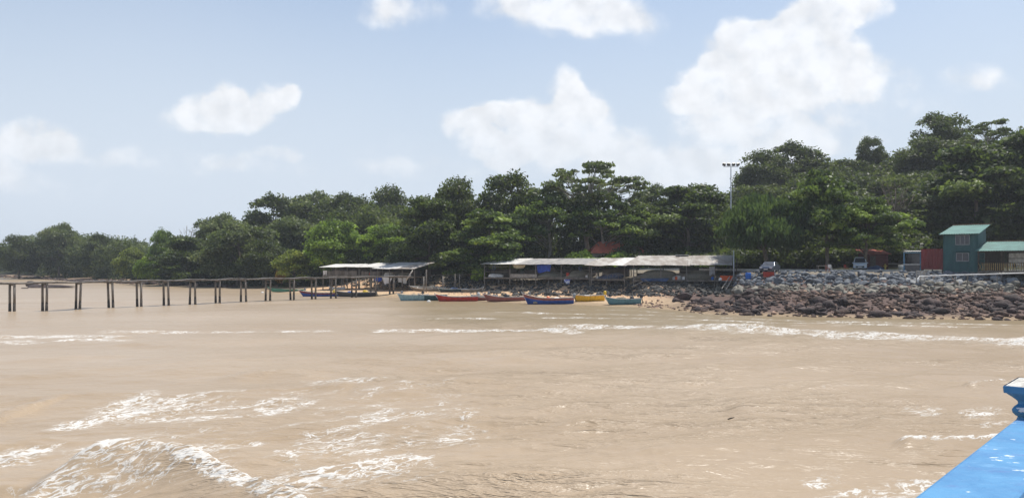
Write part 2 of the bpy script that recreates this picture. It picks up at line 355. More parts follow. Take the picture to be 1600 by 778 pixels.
def pdist(pts):
    best = np.full(X.shape, 1e9); side = np.zeros(X.shape); along = np.zeros(X.shape); tot = 0
    Ls = [math.hypot(b[0]-a[0], b[1]-a[1]) for a, b in zip(pts, pts[1:])]; T = sum(Ls)
    for (a, b), L in zip(zip(pts, pts[1:]), Ls):
        dx, dy = b[0]-a[0], b[1]-a[1]; t = np.clip(((X-a[0])*dx+(Y-a[1])*dy)/(L*L), 0, 1)
        ex = X-a[0]-t*dx; ey = Y-a[1]-t*dy; d = np.hypot(ex, ey); m = d < best
        best = np.where(m, d, best); side = np.where(m, np.sign(dx*ey-dy*ex), side); along = np.where(m, (tot+t*L)/T, along); tot += L
    return best, side, along   # side + = left of travel
foam = np.zeros_like(X); tone = np.zeros_like(X)
def breaker(pts, h, wn, wf, fo, fb, taper=.12, z=None):
    """crest travelling left to right in the picture: near side is right of travel"""
    global Zw, foam
    P_ = np.array(sorted(wpt(a, b, h*.8 if z is None else z) for a, b in pts)); xg = np.linspace(P_[0, 0], P_[-1, 0], 160); yg = np.interp(xg, P_[:, 0], P_[:, 1])
    ker = np.hanning(31); ker /= ker.sum(); yg = np.convolve(np.pad(yg, 15, 'reflect', reflect_type='odd'), ker, 'valid'); sl = np.gradient(yg, xg)
    yc = np.interp(X, xg, yg); ss_ = np.interp(X, xg, sl); al = np.clip((X-xg[0])/(xg[-1]-xg[0]), 0, 1)
    wob = (Y-yc)/np.sqrt(1+np.minimum(ss_**2, 2))+.2*(nB-.47)*min(1, wn); near = wob < 0; dd = np.abs(wob)
    tp = sstep(al, 0, taper)*(1-sstep(al, 1-taper, 1))*sstep(-S, 1, 4)
    Zw += h*tp*np.where(near, np.exp(-(dd/wn)**1.6), np.exp(-(dd/wf)**2))*(.93+.18*nB)
    band = np.where(near, 1-sstep(dd, fb*.25, fb), 1-sstep(dd, .03, wf*.8))
    foam = np.maximum(foam, fo*tp*band*(.62+.75*nA))
breaker([(15,735),(90,711),(165,702),(240,703),(310,714),(380,744),(470,779),(600,835)], .74, 1.4, .42, 1.75, .75, .14)
breaker([(1390,690),(1415,684),(1480,684),(1530,683),(1600,676),(1680,668)], .28, .6, .25, 1.1, .40, .12)
breaker([(1505,606),(1545,598),(1610,602),(1700,610)], .18, .7, .3, .95, .5)
breaker([(-80,530),(0,524),(100,523),(210,526)], .16, .9, .5, 1.1, 1.6)
breaker([(70,534),(130,531),(215,532)], .10, .8, .4, 1.1, 1.4)
breaker([(120,516),(300,515),(560,516)], .14, 1.2, .6, .95, 2.0)
breaker([(560,513),(700,512),(800,513),(930,518)], .16, 1.3, .7, 1.2, 3.6)
breaker([(820,507),(960,505),(1100,508),(1300,516),(1480,524),(1620,532),(1900,548)], .18, 1.4, .7, 1.05, 7.0, .07)
breaker([(600,498),(760,496),(1000,497),(1300,505),(1650,514)], .06, .7, .5, .95, 1.2)
breaker([(700,489),(900,489),(1060,493),(1250,501),(1700,509)], .05, .6, .5, .9, 1.0)
breaker([(860,484),(980,484),(1080,491)], .03, .5, .4, .8, .8)
breaker([(1380,626),(1500,622),(1640,618)], .05, .8, .5, .0, .5)
for p_, hh in ((((480,606),(560,598),(680,604)), .10), (((0,640),(60,632),(100,622)), .10), (((330,583),(430,576),(520,582)), .10), (((1130,640),(1200,628),(1260,630)), .08), (((1240,610),(1320,600),(1400,604)), .06), (((980,570),(1060,566),(1140,572)), .06), (((-50,562),(200,555),(420,563)), .09)):
    breaker(list(p_), hh*1.8, 1.5, 1.0, .12, .8, .3)
def ell(cx, cy, rx, ry, s, tilt=0.):
    global foam
    dx = PX-cx; dy = PY-cy+dx*tilt; q = np.sqrt((dx/rx)**2+(dy/ry)**2)
    foam = np.maximum(foam, fr*min(1.1, s*1.28)*(1-sstep(q, .35, 1.15))*(.6+.8*nA))
for e in [(225,640,135,26,1.0,.04),(120,662,60,10,.9,.1),(440,632,75,20,.75,.1),(560,600,140,16,.5),(30,712,70,20,.85,.1),(250,745,190,42,.66,.0),(130,772,140,24,.62,.05),(590,680,200,100,.47,.1),(260,695,260,40,.46,.05),(560,755,160,26,.5,.1),(330,640,120,30,.55,.05),
          (520,700,150,30,.62,.18),(600,730,110,28,.85,.12),(470,750,80,30,.8,.15),(640,650,150,45,.42,.1),(735,648,22,8,.85,.3),(690,690,90,26,.45,.15),
          (1535,640,60,14,.8,0),(1450,640,60,10,.45,0),(1560,664,60,8,.45),(1290,745,50,14,.6,.1),(1400,757,80,26,.62,.05),(1330,772,70,16,.6),(1440,745,30,10,.7),
          (1250,505,330,8,.25),(30,536,60,5,.7)]: ell(*e)
nC = fbm(X*1.5, Y*.7, 140, 4); foam *= (Y > 8)*(.50+1.05*nC)
Zw += np.clip(foam-.55, 0, .6)*(fbm(X*3.2, Y*3.2, 90, 3)-.45)*.28*fr
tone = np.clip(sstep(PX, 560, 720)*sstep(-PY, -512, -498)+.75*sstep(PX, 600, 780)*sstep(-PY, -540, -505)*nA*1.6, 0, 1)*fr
Zw = Zw*sstep(-S, -1, 3)
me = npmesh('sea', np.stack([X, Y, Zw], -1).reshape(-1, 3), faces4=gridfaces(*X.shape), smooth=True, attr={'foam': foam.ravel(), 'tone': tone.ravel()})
ms = bpy.data.materials.new('silty_sea_water'); ms.use_nodes = True; N = NT(ms.node_tree)
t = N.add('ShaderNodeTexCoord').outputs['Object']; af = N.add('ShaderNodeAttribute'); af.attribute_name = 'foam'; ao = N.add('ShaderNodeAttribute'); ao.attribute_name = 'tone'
def rot(vec, ang, sx, sy):
    mp = N.add('ShaderNodeMapping'); mp.vector_type = 'TEXTURE'; N.put(mp.inputs[0], vec); mp.inputs['Rotation'].default_value = (0, 0, ang); mp.inputs['Scale'].default_value = (sx, sy, 1); return mp.outputs[0]
q = rot(t, R(38), 3.4, 1)
wq = N.add('ShaderNodeTexNoise'); wq.inputs['Scale'].default_value = .6; wq.inputs['Detail'].default_value = 3; N.put(wq.inputs['Vector'], t)
qw = N.vmath('ADD', q, N.vmath('SCALE', N.vmath('SUBTRACT', wq.outputs['Color'], (.5,.5,.5)).outputs[0], None, 1.6).outputs[0]).outputs[0]
fa = N.noise(qw, 3.6, 8, .6); ridge = N.math('SUBTRACT', 1.0, N.math('MULTIPLY', N.math('ABSOLUTE', N.math('SUBTRACT', fa, .5)), 9.5), clamp=True)
fb_ = N.noise(qw, 1.1, 5, .55); blob = N.ss(fb_, .38, .68)
pat = N.math('ADD', N.math('MULTIPLY', ridge, .6), N.math('MULTIPLY', blob, .35))
fine = N.noise(t, 9, 4, .7); pat = N.math('ADD', pat, N.math('MULTIPLY', N.math('SUBTRACT', fine, .5), .35))
thr = N.math('SUBTRACT', .88, N.math('MULTIPLY', N.math('MINIMUM', af.outputs['Fac'], 1.15), .50))
fm = N.math('MULTIPLY', N.ss(N.math('SUBTRACT', pat, thr), -.05, .30), N.ss(af.outputs['Fac'], .02, .2))
silt = N.ss(N.noise(rot(t, R(5), 5, 1.4), .12, 5, .55), .3, .7)
base = N.mix(silt, c4((.340,.255,.168)), c4((.390,.300,.207)))
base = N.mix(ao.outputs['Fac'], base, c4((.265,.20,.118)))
speck = N.ss(N.noise(rot(t, R(0), 2.5, 1), 2.2, 3, .7), .60, .72)
base = N.mix(N.math('MULTIPLY', speck, .25), base, c4((.20,.15,.08)))
basef = N.mix(fm, base, c4((.60,.575,.53)))
p = N.add('ShaderNodeBsdfPrincipled'); N.put(p.inputs['Base Color'], basef); N.put(p.inputs['Roughness'], N.math('ADD', .30, N.math('MULTIPLY', fm, .6)))
p.inputs['IOR'].default_value = 1.33; p.inputs['Specular IOR Level'].default_value = .24
cal = N.ss(N.noise(rot(t, R(8), 6, 1.6), .08, 3, .5), .42, .62, .25, 1.0)
r1 = N.noise(rot(t, R(6), 2.4, 1), 1.4, 6, .62); r2 = N.noise(rot(t, R(-14), 2.0, 1), 4.5, 4, .6); sx_ = N.add('ShaderNodeSeparateXYZ'); N.l.new(t, sx_.inputs[0]); cal3 = N.math('MULTIPLY', N.ss(N.noise(rot(t, R(-3), 3.5, 1.3), .13, 4, .55), .38, .56), N.ss(sx_.outputs[0], -16, 0, .25, 1.0)); r3 = N.math('POWER', N.math('SUBTRACT', 1.0, N.math('MULTIPLY', N.math('ABSOLUTE', N.math('SUBTRACT', N.noise(rot(t, R(4), 3.2, 1), 1.7, 5, .6, dist=.4), .5)), 5.0), clamp=True), 3.0)
hgt = N.math('ADD', N.math('MULTIPLY', N.math('MULTIPLY', r1, cal), .9), N.math('MULTIPLY', N.math('MULTIPLY', r2, cal), .22)); hgt = N.math('ADD', hgt, N.math('MULTIPLY', fm, .07)); hgt = N.math('ADD', hgt, N.math('MULTIPLY', N.math('MULTIPLY', r3, cal3), .42)); r4 = N.math('POWER', N.math('SUBTRACT', 1.0, N.math('MULTIPLY', N.math('ABSOLUTE', N.math('SUBTRACT', N.noise(rot(t, R(-2), 3.6, 1), .62, 5, .62, dist=.5), .5)), 6.0), clamp=True), 3.0); hgt = N.math('ADD', hgt, N.math('MULTIPLY', N.math('MULTIPLY', r4, cal3), .85))
bn = N.add('ShaderNodeBump'); bn.inputs['Distance'].default_value = .085; bn.inputs['Strength'].default_value = 1; N.put(bn.inputs['Height'], hgt); N.l.new(bn.outputs[0], p.inputs['Normal'])
o = N.add('ShaderNodeOutputMaterial'); N.l.new(p.outputs[0], o.inputs[0]); me.materials.append(ms)
sea = bpy.data.objects.new('sea', me); col.objects.link(sea); tag(sea, kind='structure')

# ---------------------------------------------------------------- road behind the bank
road_pts = [(22, 132), (33, 117.5), (43, 107), (57, 101.5), (80, 98), (130, 90)]
P_ = []; 
for i, (x, y) in enumerate(road_pts):
    a = Vector(road_pts[max(i-1, 0)]); b = Vector(road_pts[min(i+1, len(road_pts)-1)]); d = (b-a).normalized(); nn = Vector((-d.y, d.x))
    P_.append([(x+nn.x*o_, y+nn.y*o_, z_) for o_, z_ in ((-2.6,4.38),(2.6,4.38))]); 
mb = MB()
def sub(P_):
    out = []
    for a, b in zip(P_, P_[1:]):
        for k in range(8): out.append([tuple(Vector(p0).lerp(Vector(p1), k/8)) for p0, p1 in zip(a, b)])
    return out+[P_[-1]]
road = MB().grid(sub(P_)).build('road', mat('pale_worn_asphalt', (.42,.40,.37), (.33,.31,.28), scale=1)); tag(road, kind='structure')
kb = MB()
for side in (0, 1):
    for a, b in zip(P_, P_[1:]): kb.beam(Vector(a[side])+Vector((0, (-.1, .1)[side], 0)), Vector(b[side])+Vector((0, (-.1, .1)[side], 0)), .18, .26)
tag(kb.build('road_kerb', mat('concrete_kerb', (.55,.54,.5), (.42,.4,.37))), kind='structure')

# ---------------------------------------------------------------- trees
ML = [leafmat('leaf_broad_olive', (.012,.022,.006), (.040,.058,.015), (.16,.20,.05)),          # 0 big-leaved, pale tips
      leafmat('leaf_deep_green', (.012,.019,.005), (.036,.047,.013), (.095,.112,.030)),         # 1 dense dark
      leafmat('leaf_bright_green', (.026,.045,.006), (.085,.130,.014), (.19,.26,.03)),          # 2 bright
      leafmat('leaf_grey_green', (.024,.033,.012), (.062,.076,.028), (.145,.158,.068)),          # 3 dusty
      leafmat('leaf_lime_tips', (.016,.032,.006), (.055,.085,.018), (.22,.28,.055)),            # 4 lime tips
      leafmat('leaf_feathery', (.018,.038,.012), (.038,.070,.022), (.075,.125,.040)),           # 5 feathery
      leafmat('leaf_autumn_orange', (.08,.03,.008), (.28,.12,.02), (.45,.25,.04)),              # 6
      leafmat('leaf_yellow_green', (.035,.045,.008), (.11,.13,.02), (.25,.26,.04))]             # 7
def leaves(rng, C, Rr, n, leaf, flat=1., upbias=.3, shell=.5, tint=None, droop=0.):
    """rhombic leaves spread through clumps C (k,3) of radius Rr (k)"""
    k = len(C); wts = Rr**2/np.sum(Rr**2); idx = rng.choice(k, n, p=wts)
    d = rng.normal(size=(n, 3)); d /= np.linalg.norm(d, axis=1)[:, None]; d[:, 2] = np.where(d[:, 2] < -.25, -d[:, 2]*.6, d[:, 2])
    rad = Rr[idx]*(shell+(1-shell)*rng.rand(n)**.5)*(.8+.35*rng.rand(n))
    P = C[idx]+d*rad[:, None]*np.array([1, 1, flat])
    if droop: P[:, 2] -= droop*rng.rand(n)**2
    nn = d*.6+rng.normal(size=(n, 3))*.6+np.array([0, 0, upbias]); nn /= np.linalg.norm(nn, axis=1)[:, None]
    a = np.cross(nn, rng.normal(size=(n, 3))); a /= np.linalg.norm(a, axis=1)[:, None]
    if droop: a = a*.4+np.array([0, 0, -1.]); a /= np.linalg.norm(a, axis=1)[:, None]; nn = np.cross(a, rng.normal(size=(n, 3))); nn /= np.linalg.norm(nn, axis=1)[:, None]
    b = np.cross(nn, a); s = leaf*(.6+.8*rng.rand(n))[:, None]; wd = (.30 if not droop else .15)
    V = np.stack([P-a*s*.5, P+b*s*wd, P+a*s*.5, P-b*s*wd], 1).reshape(-1, 3)
    t = (tint[idx] if tint is not None else .5)+rng.normal(size=n)*.13+np.clip(d[:, 2], -.3, 1)*0
    return V, np.repeat(np.clip(t, 0, 1), 4)
def clumps(rng, k, W_, H0, H1, cr, shape='round', layers=5):
    C = []; Rr = []
    while len(C) < k:
        if shape == 'layer':
            L = rng.randint(layers); v = (L+.5*rng.rand())/(layers-.5); rmax = W_/2*(1-.75*max(0, v-.35)**1.3/.65**1.3)*(1.0 if v > .12 else .8)
            r = rmax*rng.rand()**.5; th = rng.rand()*6.283; C.append([r*math.cos(th), r*math.sin(th), H0+(H1-H0)*v+rng.normal()*.4]); Rr.append(cr*(.6+.7*rng.rand()))
        elif shape == 'umbrella':
            r = W_/2*rng.rand()**.5; th = rng.rand()*6.283; top = 1-.45*(r/(W_/2))**2; v = top*(1-.55*rng.rand()**1.5)
            C.append([r*math.cos(th), r*math.sin(th), H0+(H1-H0)*v]); Rr.append(cr*(.45+.7*rng.rand())*(1 if r > W_*.12 else .7))
        else:
            d = rng.normal(size=3); d /= np.linalg.norm(d)
            if d[2] < -.8: continue
            q = rng.uniform(.45, 1.)**.6; hw = (H1-H0)/2
            C.append([d[0]*q*(W_/2-cr*.6), d[1]*q*(W_/2-cr*.6), (H0+H1)/2+d[2]*q*(hw-cr*.6)]); Rr.append(cr*(.55+.85*rng.rand()))
    return np.array(C), np.array(Rr)
def limbs(mb, rng, C, top, r0, k, lean=0.):
    """trunk and limbs running to k of the clumps"""
    z1 = top*.30; tr = [(0, 0, -.8), (rng.normal()*.1, rng.normal()*.1, z1*.4), (rng.normal()*.25+lean*.5, rng.normal()*.2, z1), (rng.normal()*.4+lean, rng.normal()*.4, top*.62)]
    mb.tube(tr, [r0*1.35, r0, r0*.8, r0*.35], 8)
    for i in rng.choice(len(C), min(k, len(C)), replace=False):
        c = Vector(C[i]); t = rng.uniform(.3, 1); a = Vector(tr[2]).lerp(Vector(tr[3]), t)
        if c.z < a.z: a = Vector(tr[1]).lerp(Vector(tr[2]), rng.uniform(.4, 1))
        m_ = a.lerp(c, .5)+Vector((rng.normal()*.3, rng.normal()*.3, (c-a).length*.12)); rr = r0*(.2+.2*(1-t))
        mb.tube([a, m_, c, c+Vector((rng.normal()*.4, rng.normal()*.4, .5))], [rr, rr*.7, rr*.35, rr*.12], 5)
SPEC = {}
def spec(key, seed, Wd, Ht, H0, cr, k, n, leaf, mi, shape='round', flat=.8, shell=.5, nl=14, r0=.28, bark=None, layers=5, upbias=.3, droop=0, tv=.21, lean=0.):
    rng = np.random.RandomState(seed); C, Rr = clumps(rng, k, Wd, H0, Ht-cr*.5, cr, shape, layers)
    tint = np.clip(.42+rng.normal(size=k)*tv, .05, .95); V, t = leaves(rng, C, Rr, n, leaf, flat, upbias, shell, tint, droop)
    Fq = np.arange(len(V)).reshape(-1, 4); cm = npmesh('crown', V, faces4=Fq, mats=[ML[mi]], attr={'tint': t})
    tb = MB(); limbs(tb, rng, C, Ht, r0, nl, lean); tm = bpy.data.meshes.new('trunk'); tm.from_pydata([tuple(v) for v in tb.v], [], tb.f); tm.materials.append(bark or M_bark)
    tm.polygons.foreach_set('use_smooth', [True]*len(tm.polygons)); zmax = float(V[:, 2].max()); wmax = float(np.percentile(np.abs(V[:, :2]), 99))*2
    SPEC[key] = (cm, tm, V, t, wmax, zmax, mi)
spec('almond', 11, 14, 13, .8, 1.9, 74, 18720, 0.57, 0, 'layer', .60, .3, 26, layers=7)
spec('almond2', 12, 13, 13, .5, 1.8, 74, 18720, 0.54, 4, 'layer', .62, .3, 22, layers=6)
spec('dense', 13, 13, 14, -.5, 2.1, 74, 18720, 0.49, 1, 'round', .85, .45, 14)
spec('dense2', 14, 12, 15, -.5, 1.8, 95, 18720, 0.49, 1, 'round', .9, .45, 14)
spec('bright', 15, 10, 11, -.3, 1.5, 80, 16380, 0.41, 2, 'round', .85, .45, 12)
spec('dusty', 16, 13, 14, -.3, 1.8, 80, 17940, 0.46, 3, 'round', .75, .4, 18, tv=.2)
spec('sparse', 17, 15, 15, 5.5, 1.35, 90, 7400, 0.46, 3, 'umbrella', .45, .2, 70, r0=.34, bark=M_barkp, tv=.2)
spec('limecrown', 18, 15, 13, .6, 1.7, 84, 15600, 0.51, 4, 'umbrella', .62, .25, 34, r0=.33, bark=M_barkp, tv=.2)
spec('feather', 19, 12, 12, 1.6, 1.7, 75, 26520, 0.68, 5, 'round', .9, .2, 18, droop=1.0, tv=.12)
spec('shrub', 20, 5, 3.4, -.2, .9, 38, 4680, 0.38, 2, 'round', .8, .4, 6, r0=.09)
spec('shrubd', 24, 5, 3.2, -.2, .9, 38, 4680, 0.41, 1, 'round', .8, .4, 6, r0=.09)
spec('openhill', 21, 10, 16, 7.0, 1.7, 34, 6630, 0.54, 1, 'round', .8, .3, 16, r0=.22)
spec('yellowish', 22, 8, 8, -.2, 1.3, 55, 10920, 0.41, 7, 'round', .8, .4, 10)
spec('orangeb', 23, 4, 2.6, -.1, .8, 28, 2652, 0.34, 6, 'round', .8, .4, 5, r0=.06)
spec('almondh', 31, 14, 12.5, 4.7, 1.6, 74, 19000, .54, 4, 'layer', .60, .3, 26, layers=6)
def tree(key, px, top, D, wpx, label, name='broadleaf_tree', cat='tree', group=None, gz=None):
    p = W(px, top, D); z0 = Hs(p.x, D) if gz is None else gz; cm, tm, V, t, wm, zm, mi = SPEC[key]
    r = thing(name, label, cat, (p.x, D, z0), group, random.Random(px*7+D).uniform(0, 6.28))
    hgt = max(2.0, p.z-z0); ws = wpx/F*D/wm; r.scale = (ws, ws, hgt/zm)
    a = bpy.data.objects.new('trunk', tm); col.objects.link(a); a.parent = r
    b = bpy.data.objects.new('crown', cm); col.objects.link(b); b.parent = r
    return r
def wood(name, label, cat, rows, seed, per=4200, keys=('dense', 'dense2', 'dusty')):
    """a far wood as one mass: crowns with trunks merged"""
    rng = np.random.RandomState(seed); Vs = []; Ts = []
    for (px, top, D, wpx) in rows:
        cm, tm, V, t, wm, zm, mi = SPEC[keys[rng.randint(len(keys))]]; p = W(px, top, D); z0 = Hs(p.x, D); nq = len(V)//4
        ii = rng.choice(nq, min(per, nq), replace=False); Q = V.reshape(-1, 4, 3)[ii]; cen = Q.mean(1, keepdims=True); cen0 = cen; ws = wpx/F*D/wm; zb = float(np.percentile(V[:, 2], 2)); hs = max(3, p.z-z0)/(zm-zb)
        a = rng.rand()*6.28; ca, sa = math.cos(a), math.sin(a); Rm = np.array([[ca, -sa, 0], [sa, ca, 0], [0, 0, 1]])
        big = (1.55 if per < 5000 else 1.15)*math.sqrt(max(ws, .7)); cen2 = ((cen-np.array([0, 0, zb]))*np.array([ws, ws, hs]))@Rm.T; Q = cen2+((Q-cen)@Rm.T)*big+np.array([p.x, D, z0])
        Vs.append(Q.reshape(-1, 3)); Ts.append(np.clip(t.reshape(-1, 4)[ii]+rng.normal()*.14, 0, 1).ravel())
    V = np.concatenate(Vs); T = np.concatenate(Ts)
    me = npmesh(name, V, faces4=np.arange(len(V)).reshape(-1, 4), mats=[ML[keys_m[name]]], attr={'tint': T})
    o = bpy.data.objects.new(name, me); col.objects.link(o); return tag(o, label, cat, kind='stuff')
keys_m = {'far_wood': 3, 'hillside_wood': 1, 'shore_thicket': 1, 'undergrowth': 1}
rr = random.Random(3); rows = []
def top_far(px): return float(np.interp(px, [-80,0,30,60,125,150,200,250,300,330], [368,366,364,358,360,362,363,366,366,358]))
for k in range(150):
    px = rr.uniform(-170, 330); D = float(np.interp(px, [-170,0,60,130,240,330], [330,300,280,245,215,190]))+rr.uniform(3, 60)
    lift = rr.random(); rows.append((px, top_far(px)+lift**1.5*38+rr.uniform(-2, 4), D, rr.uniform(34, 62)*250/D))
wood('far_wood', 'hazy wood of mixed green crowns along the far left shore beyond the walkway', 'wood', rows, 1, 2300, ('dusty', 'dense', 'dusty', 'dense2'))
def top_hill(px): return float(np.interp(px, [1130,1160,1200,1250,1300,1340,1400,1440,1500,1600,1750], [330,268,236,232,238,236,230,214,222,232,225]))
rows = []
for k in range(120):
    px = rr.uniform(1150, 1820); v = rr.random(); D = 120+60*v+rr.uniform(-3, 3)
    top = top_hill(px)+6+(1-v)*125+rr.uniform(-10, 16); rows.append((px, top, D, rr.uniform(90, 150)*150/D))
wood('hillside_wood', 'dark green wood covering the steep hillside at the right', 'wood', rows, 2, 6500, ('dense', 'dense2', 'dense', 'dusty'))
SKY_ = [(330,350),(385,332),(400,312),(450,304),(520,304),(550,298),(605,294),(628,312),(642,330),(670,292),(700,282),(735,290),(790,276),(835,288),(850,305),(985,300),(1020,296),(1060,294),(1110,300),(1140,325),(1180,330)]
rows = []
for k in range(135):
    px = rr.uniform(330, 1180); D = float(np.interp(px, [330,450,640,900,1180], [200,195,165,155,142]))+rr.uniform(0, 18)
    top = float(np.interp(px, *zip(*SKY_)))+10+rr.random()**1.3*95; rows.append((px, top, D, rr.uniform(46, 76)))
wood('shore_thicket', 'dark wood standing behind the shore trees at the middle', 'wood', rows, 4, 3000, ('dense', 'dense2', 'dusty'))
rows = []
for k in range(170):
    px = rr.uniform(225, 1180); s0 = float(np.interp(px, [225,380,430,640,1060,1180], [205,178,168,150,128,124])); D = s0+rr.uniform(-1, 9)
    rows.append((px, rr.uniform(392, 414), D, rr.uniform(28, 55)))
for k in range(34): rows.append((rr.uniform(1170, 1480), rr.uniform(380, 404), rr.uniform(117, 126), rr.uniform(34, 56)))
wood('undergrowth', 'low dark scrub filling in under the shore trees', 'undergrowth', rows, 6, 1500, ('shrubd', 'shrub', 'shrubd'))

T_ = [('dusty',92,345,262,66,'tall thin pale tree standing highest over the far left wood'),
 ('dense',30,364,258,60,'dark rounded tree over the waterline at the far left edge'),
 ('dense2',160,362,245,60,'dark domed tree right of the tall thin pale tree on the far shore'),
 ('bright',255,354,212,40,'round light green tree standing alone above the far shore line'),
 ('yellowish',205,384,212,46,'short yellow-green tree at the far shore below the domed crowns'),
 ('almond',292,366,184,100,'low dark layered tree spreading over the rocks at the end of the left shore'),
 ('dusty',352,329,196,86,'grey-green tree with twiggy open top beside the round left hill'),
 ('dusty',372,345,176,118,'wide dusty green tree bulging over the rocks left of the beach'),
 ('dense2',432,300,205,112,'tall dark tree at the left end of the rounded hill crest'),
 ('dusty',500,294,205,112,'broad dark tree at the middle of the left hill crest'),
 ('dense2',552,297,200,84,'dark tree between the two highest crowns of the left hill'),
 ('dense',604,285,196,86,'dark round tree at the right end of the left hill crest'),
 ('dusty',470,335,188,100,'mottled grey-green tree below the left hill crest'),
 ('bright',528,338,160,96,'bright lime green tree above the left stilt sheds'),
 ('bright',602,346,160,92,'mid green rounded tree just right of the bright lime green one'),
 ('yellowish',462,388,160,66,'low yellow-green tree over the sandy beach'),
 ('dense',412,372,168,80,'dark leafy tree hanging low behind the sandy cove'),
 ('dense',706,272,152,104,'dark domed tree left of the tallest dark pair over the boats'),
 ('dense2',790,264,150,112,'tallest dark tree over the middle stilt shed'),
 ('almond',672,304,143,120,'dark layered tree leaning out over the rocks between the two shed groups'),
 ('almond2',764,326,136,138,'broad tree with pale lime leaf tips behind the left end of the middle sheds'),
 ('sparse',918,249,146,185,'high open crown of thin leaves and bare branches against the sky'),
 ('limecrown',858,292,142,140,'spreading tree of lime green sprays left under the high open crown'),
 ('limecrown',945,300,140,150,'spreading branchy tree of lime green sprays right under the high open crown'),
 ('dense',1018,284,165,60,'small round green crown peeping out between two large trees'),
 ('almond',1072,284,139,160,'large dark layered tree with a ragged flat top behind the right-hand shed'),
 ('almond',1000,318,138,110,'dark layered tree above the red roofed house'),
 ('dusty',640,372,150,60,'small bush-like tree beside the left sheds'),
 ('feather',1196,296,112,132,'feathery drooping green tree beside the floodlight mast'),
 ('almondh',1292,262,110,140,'tall layered tree with yellowish tips above the bank road'),
 ('almondh',1352,308,108,134,'spreading layered tree with sunlit outer leaves left of the red hut'),
 ('dense',1192,232,178,88,'dark round tree on the left shoulder of the right hill'),
 ('dense2',1238,220,182,96,'dark domed tree on the crest of the right hill near its left end'),
 ('dense2',1362,210,178,46,'small round crown standing alone on the hill ridge'),
 ('dense2',1475,172,165,92,'tallest tree on the right hill ridge with gaps of sky in its crown'),
 ('dense',1460,210,160,110,'dark crown below the tallest tree of the right ridge'),
 ('sparse',1556,186,140,100,'sparse leafy sapling tops against the sky at the right'),
 ('almond',1520,220,122,190,'wide layered green tree sweeping down above the green house'),
 ('almond',1620,196,120,210,'wide layered green tree cut by the right edge of the view'),
 ('dense2',1420,300,125,120,'dark tree in the dip of the hill behind the red hut')]
for a in T_: tree(*a)
tree('orangeb', 726, 415, 137, 30, 'orange leaved bush on the bank between the two shed groups', 'orange_bush', 'bush')
tree('orangeb', 441, 418, 163, 22, 'orange-brown bush at the back of the sandy cove', 'orange_bush', 'bush')
tree('shrub', 748, 413, 131, 22, 'yellow-green bush by the left corner post of the middle shed', 'green_bush', 'bush')
tree('shrub', 636, 400, 148, 34, 'bright green bush hanging behind the rightmost left-hand shed', 'green_bush', 'bush')
tree('shrub', 1118, 400, 122, 44, 'light green bush behind the right end of the long shed roof', 'green_bush', 'bush')
tree('shrub', 930, 400, 128, 60, 'green bush in front of the red roofed house', 'green_bush', 'bush')
tree('shrub', 228, 398, 190, 34, 'pale olive bush low on the far rocky shore', 'green_bush', 'bush')
# bare trees
def bare(px, top, D, wpx, label, seed):
    rng = np.random.RandomState(seed); p = W(px, top, D); z0 = Hs(p.x, D); h = p.z-z0; wd = wpx/F*D
    r = thing('bare_tree', label, 'tree', (p.x, D, z0)); mb = MB(); mb2 = MB()
    mb.tube([(0,0,-.5),(wd*.05,0,h*.35),(0,0,h*.55)], [.28,.2,.14], 7)
    for i in range(16):
        a = rng.rand()*6.28; e = Vector((math.cos(a)*wd/2*rng.uniform(.4,1), math.sin(a)*wd/2*.6, h*rng.uniform(.7,1.0))); b = Vector((0,0,h*rng.uniform(.35,.55))); m_ = b.lerp(e,.5)+Vector((0,0,.4))
        mb2.tube([b,m_,e],[.10,.06,.03],4)
        for q in range(4):
            s_ = m_.lerp(e, rng.rand()); mb2.tube([s_, s_+Vector((rng.normal()*.8, rng.normal()*.6, rng.uniform(.3,1.3)))], [.045,.02], 3)
    mb.build('trunk', M_bark, r, True, world=False); mb2.build('branches', M_bark, r, True, world=False)
bare(292, 352, 186, 34, 'dead bare-branched tree showing above the far left shore trees', 3)
bare(1400, 286, 118, 64, 'grey leafless tree against the dark hillside', 5)

# ---------------------------------------------------------------- long walkway over the water
A0, A1 = Vector((-55.8, 85.8)), Vector((-19.8, 126.4)); wd_ = (A1-A0).normalized(); wn_ = Vector((wd_.y, -wd_.x))   # wn_: seaward (near) side
pil = [-36, 19, 70, 123, 172, 217, 259, 301, 340, 380, 419, 456, 490, 521, 553, 583, 612]
wk = thing('timber_walkway', 'long narrow timber walkway on paired piles crossing the water at the left', 'walkway', (A0.x, A0.y, 0))
def on_line(px):                            # the point of the walkway's centre line at bearing px
    k = (px-800)/F; t = (A0.x-k*A0.y)/(k*wd_.y-wd_.x); return A0+wd_*t
S0 = on_line(-150); S1 = on_line(640); ZD = 3.28
mb = MB(); L = (S1-S0).length; n = int(L/.5); rg = random.Random(4)
for k in range(n):                          # worn plank surface
    c = S0+wd_*(k+.5)*L/n; mb.box((c.x, c.y, ZD-.04+rg.uniform(-.02, .02)+.05*math.sin(k*.55)), (.47, 1.25+rg.uniform(-.12, .12), .05), math.atan2(wd_.y, wd_.x))
mb.build('plank_deck', M_deck, wk)
for sgn in (-1, 1):
    b = MB()
    for k in range(0, n, 12):
        a = S0+wd_*k*L/n+wn_*sgn*.45; e = S0+wd_*min(n, k+12)*L/n+wn_*sgn*.45; b.beam((a.x, a.y, ZD-.15), (e.x, e.y, ZD-.15), .09, .15)
    b.build('stringer_beam', M_wood, wk)
